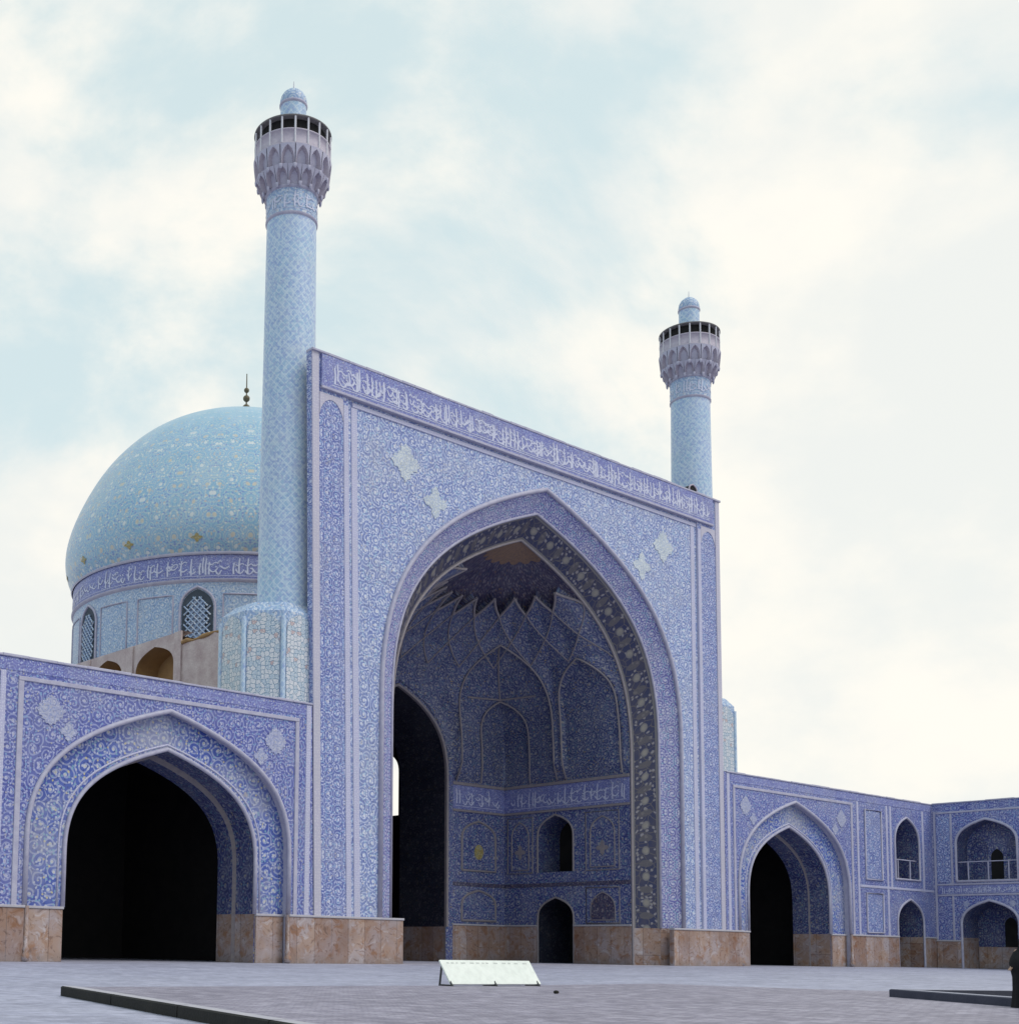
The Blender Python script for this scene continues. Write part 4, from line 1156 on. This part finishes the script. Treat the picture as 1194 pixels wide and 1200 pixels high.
# person in a black robe at the pool
px, py = -30.36, -37.63; pz = gz(py) + TH
pe = thing('person', 'person in a long black robe standing at the pool, cut by the right edge', 'person', (px, py, pz))
def skin_body():
    me = bpy.data.meshes.new('body')
    V = []; E = []; Rr = []
    def add(p, r, par=None):
        V.append(Vector(p)); Rr.append(r)
        if par is not None: E.append((par, len(V) - 1))
        return len(V) - 1
    k = 1.27 / 1.7
    def S(x, y, z): return (x * k, y * k, z * k)
    pel = add(S(0, 0, .95), .14 * k)
    sp = add(S(0, 0, 1.15), .125 * k, pel); ch = add(S(0, .01, 1.33), .14 * k, sp); nk = add(S(0, 0, 1.46), .055 * k, ch); jaw = add(S(-.02, 0, 1.55), .075 * k, nk); hd = add(S(-.01, 0, 1.64), .095 * k, jaw); add(S(0, 0, 1.71), .05 * k, hd)
    for s_ in (-1, 1):
        hp = add(S(0, s_ * .09, .9), .1 * k, pel); kn = add(S(-.02, s_ * .1, .5), .065 * k, hp); an = add(S(.01, s_ * .1, .09), .042 * k, kn); add(S(-.14, s_ * .11, .035), .035 * k, an)
        shd = add(S(0, s_ * .19, 1.38), .06 * k, ch); el = add(S(-.08, s_ * .27, 1.12), .045 * k, shd); wr = add(S(-.27, s_ * .2, .98), .03 * k, el); pm = add(S(-.34, s_ * .18, .96), .034 * k, wr)
        for f in range(4):
            a = add(S(-.385, s_ * (.15 + .02 * f), .955 - .004 * f), .0095, pm); c_ = add(S(-.415 + .006 * abs(f - 1.5), s_ * (.148 + .02 * f), .935), .0085, a); add(S(-.42 + .006 * abs(f - 1.5), s_ * (.147 + .02 * f), .91), .0075, c_)
        th_ = add(S(-.345, s_ * .14, .975), .011, pm); add(S(-.375, s_ * .125, .97), .009, th_)
    me.from_pydata(V, E, [])
    ob = bpy.data.objects.new('body', me); COL.objects.link(ob); ob.parent = pe
    sm = ob.modifiers.new('skin', 'SKIN'); sd = ob.modifiers.new('sub', 'SUBSURF'); sd.levels = 1; sd.render_levels = 2
    lay = me.skin_vertices[0].data if me.skin_vertices else None
    if lay is None:
        me.attributes.new if False else None
    return ob, Rr
ob, Rr = skin_body()
bpy.context.view_layer.update()
if not ob.data.skin_vertices:
    bpy.context.view_layer.objects.active = ob
    ob.modifiers.remove(ob.modifiers['skin']); 
    bpy.context.view_layer.objects.active = ob; bpy.ops.object.modifier_add(type='SKIN'); bpy.ops.object.modifier_move_to_index(modifier='Skin', index=0)
for v_, r in zip(ob.data.skin_vertices[0].data, Rr): v_.radius = (r, r)
ob.data.skin_vertices[0].data[0].use_root = True
ob.data.materials.append(M['skin'])
# robe: one draped surface from head to ground with folds, open at the face
rb_ = MB(); P = []; UV = []
K = 1.27 / 1.7
prof_r = [(0, .34, .33, 0), (.15, .32, .31, 0), (.45, .285, .28, 0), (.75, .265, .27, -.01), (.95, .26, .29, -.04), (1.1, .25, .31, -.05), (1.25, .22, .29, -.02), (1.36, .18, .25, 0), (1.43, .125, .16, 0), (1.5, .115, .12, 0), (1.6, .13, .125, 0), (1.68, .115, .11, 0), (1.73, .07, .07, .005), (1.755, .01, .01, .005)]
for i, (z, rx, ry, ox) in enumerate(prof_r):
    row = []
    for k in range(41):
        a = 2 * PI * k / 40
        fold = 1 + (.07 * math.sin(a * 9 + z * 1.5) + .04 * math.sin(a * 5 - z)) * max(0, 1 - z / 1.3)
        x = (ox + rx * math.cos(a) * fold) ; y = ry * math.sin(a) * fold
        if .85 < z < 1.3 and math.cos(a) < -.2: x -= .10 * math.sin((z - .85) / .45 * PI) * (-math.cos(a))
        row.append((px + x * K, py + y * K, pz + z * K + (.006 if i == 0 else 0)))
    P.append(row); UV.append([(k * .05, z) for k in range(41)])
def facehole(i, j):
    return prof_r[i][0] >= 1.5 and prof_r[i][0] < 1.68 and 17 <= j <= 22
rb_.grid(P, UV, 'cloth', True, facehole); rb_.build('robe', pe)
fc = MB()   # simple face features
for yy in (-.032, .032):
    cx_, cz_ = px + (-.103) * K, pz + 1.625 * K
    fc.lathe([(.002, cz_ - .011), (.011, cz_), (.002, cz_ + .011)], cx_, py + yy * K, 8, 'kerb')
fc.build('eyes', pe)
nz = MB(); nz.lathe([(.003, pz + 1.625 * K), (.012, pz + 1.59 * K), (.004, pz + 1.575 * K)], px - .11 * K, py, 8, 'skin'); nz.build('nose', pe)

# ------------------------------------------------------------------ light and sky
SUN_AZ = math.radians(205)     # compass-like angle of the sun measured in the XY plane from +Y clockwise
EL = math.radians(52)
sd_ = Vector((.34, -.62, .86)).normalized()
EL = math.asin(sd_.z)
w = bpy.data.worlds.new('World'); sc.world = w; w.use_nodes = True
nt = w.node_tree; nt.nodes.clear()
out = nt.nodes.new('ShaderNodeOutputWorld'); bg = nt.nodes.new('ShaderNodeBackground'); nt.links.new(bg.outputs[0], out.inputs[0])
bg.inputs['Strength'].default_value = .12
sky = nt.nodes.new('ShaderNodeTexSky'); sky.sky_type = 'NISHITA'; sky.sun_disc = False
sky.sun_elevation = EL; sky.sun_rotation = math.atan2(sd_.x, sd_.y)
tc = nt.nodes.new('ShaderNodeTexCoord')
def N(t, **k):
    x = nt.nodes.new(t)
    for a, v in k.items(): setattr(x, a, v)
    return x
mp = N('ShaderNodeMapping'); nt.links.new(tc.outputs['Generated'], mp.inputs[0]); mp.inputs['Scale'].default_value = (1, 1, 1.5); mp.inputs['Location'].default_value = (3.1, 1.7, .4)
n1 = N('ShaderNodeTexNoise'); nt.links.new(mp.outputs[0], n1.inputs['Vector']); n1.inputs['Scale'].default_value = 2.3; n1.inputs['Detail'].default_value = 8; n1.inputs['Roughness'].default_value = .58
n1.inputs['Distortion'].default_value = .25
n2 = N('ShaderNodeTexNoise'); nt.links.new(mp.outputs[0], n2.inputs['Vector']); n2.inputs['Scale'].default_value = 5.2; n2.inputs['Detail'].default_value = 7; n2.inputs['Roughness'].default_value = .55
def mr(v, a, b_, c_, d_):
    x = N('ShaderNodeMapRange', interpolation_type='SMOOTHSTEP'); nt.links.new(v, x.inputs[0])
    for i, q in enumerate((a, b_, c_, d_)): x.inputs[1 + i].default_value = q
    return x.outputs[0]
def mx(f, a, b_):
    x = N('ShaderNodeMix', data_type='RGBA')
    for v, s_ in ((f, x.inputs[0]), (a, x.inputs[6]), (b_, x.inputs[7])):
        if hasattr(v, 'links'): nt.links.new(v, s_)
        else: s_.default_value = v
    return x.outputs[2]
def ma(op, a, b_):
    x = N('ShaderNodeMath', operation=op)
    for v, s_ in ((a, x.inputs[0]), (b_, x.inputs[1])):
        if hasattr(v, 'links'): nt.links.new(v, s_)
        else: s_.default_value = v
    return x.outputs[0]
sepz = N('ShaderNodeSeparateXYZ'); nt.links.new(tc.outputs['Generated'], sepz.inputs[0])
# thin high veil over the blue, then cloud banks; denser towards the horizon and to the right (+x)
veil = mx(.82, sky.outputs[0], (6.4, 7.6, 7.65, 1))
dens = ma('ADD', n1.outputs['Fac'], mr(sepz.outputs[2], .05, .75, .14, -.06))
dens = ma('ADD', dens, ma('MULTIPLY', sepz.outputs[0], .16))
cl = mr(dens, .462, .605, 0., .95)
shade = mr(n2.outputs['Fac'], .38, .62, 0., 1.)
ccol = mx(shade, (7.4, 7.55, 7.3, 1), (8.6, 8.3, 7.6, 1))
colr = mx(cl, veil, ccol)
nt.links.new(colr, bg.inputs[0])

sl = bpy.data.lights.new('sun', 'SUN'); sl.energy = 1.4; sl.angle = math.radians(28); sl.color = (1, .96, .9)
so_ = bpy.data.objects.new('sun', sl); COL.objects.link(so_)
so_.rotation_euler = (-sd_).to_track_quat('-Z', 'Y').to_euler(); so_.location = (0, -80, 90)

# ------------------------------------------------------------------ camera
cam = bpy.data.cameras.new('camera'); co = bpy.data.objects.new('camera', cam); COL.objects.link(co); sc.camera = co
yaw, pit, rol = 0.6653473325764981, 0.09832401240401667, 0.015262118103980241
cy_, sy_ = math.cos(yaw), math.sin(yaw); cp_, sp_ = math.cos(pit), math.sin(pit); cr_, sr_ = math.cos(rol), math.sin(rol)
fwd = Vector((sy_ * cp_, cy_ * cp_, sp_)); rt = Vector((cy_, -sy_, 0)); upv = rt.cross(fwd)
r2 = cr_ * rt + sr_ * upv; u2 = -sr_ * rt + cr_ * upv
m = Matrix((r2, u2, -fwd)).transposed().to_4x4(); m.translation = Vector((-55.95, -48.409, .7))
co.matrix_world = m
cam.sensor_fit = 'HORIZONTAL'; cam.sensor_width = 36
cam.lens = 1537.484 / 1194 * 36
cam.shift_x = (597 - 344.854) / 1194; cam.shift_y = (960.064 - 600) / 1194
cam.clip_start = .1; cam.clip_end = 3000
sc.view_settings.view_transform = 'Standard'; sc.view_settings.look = 'None'; sc.view_settings.gamma = 1; sc.view_settings.exposure = 0
sc.render.engine = 'CYCLES'
sc.cycles.max_bounces = 6
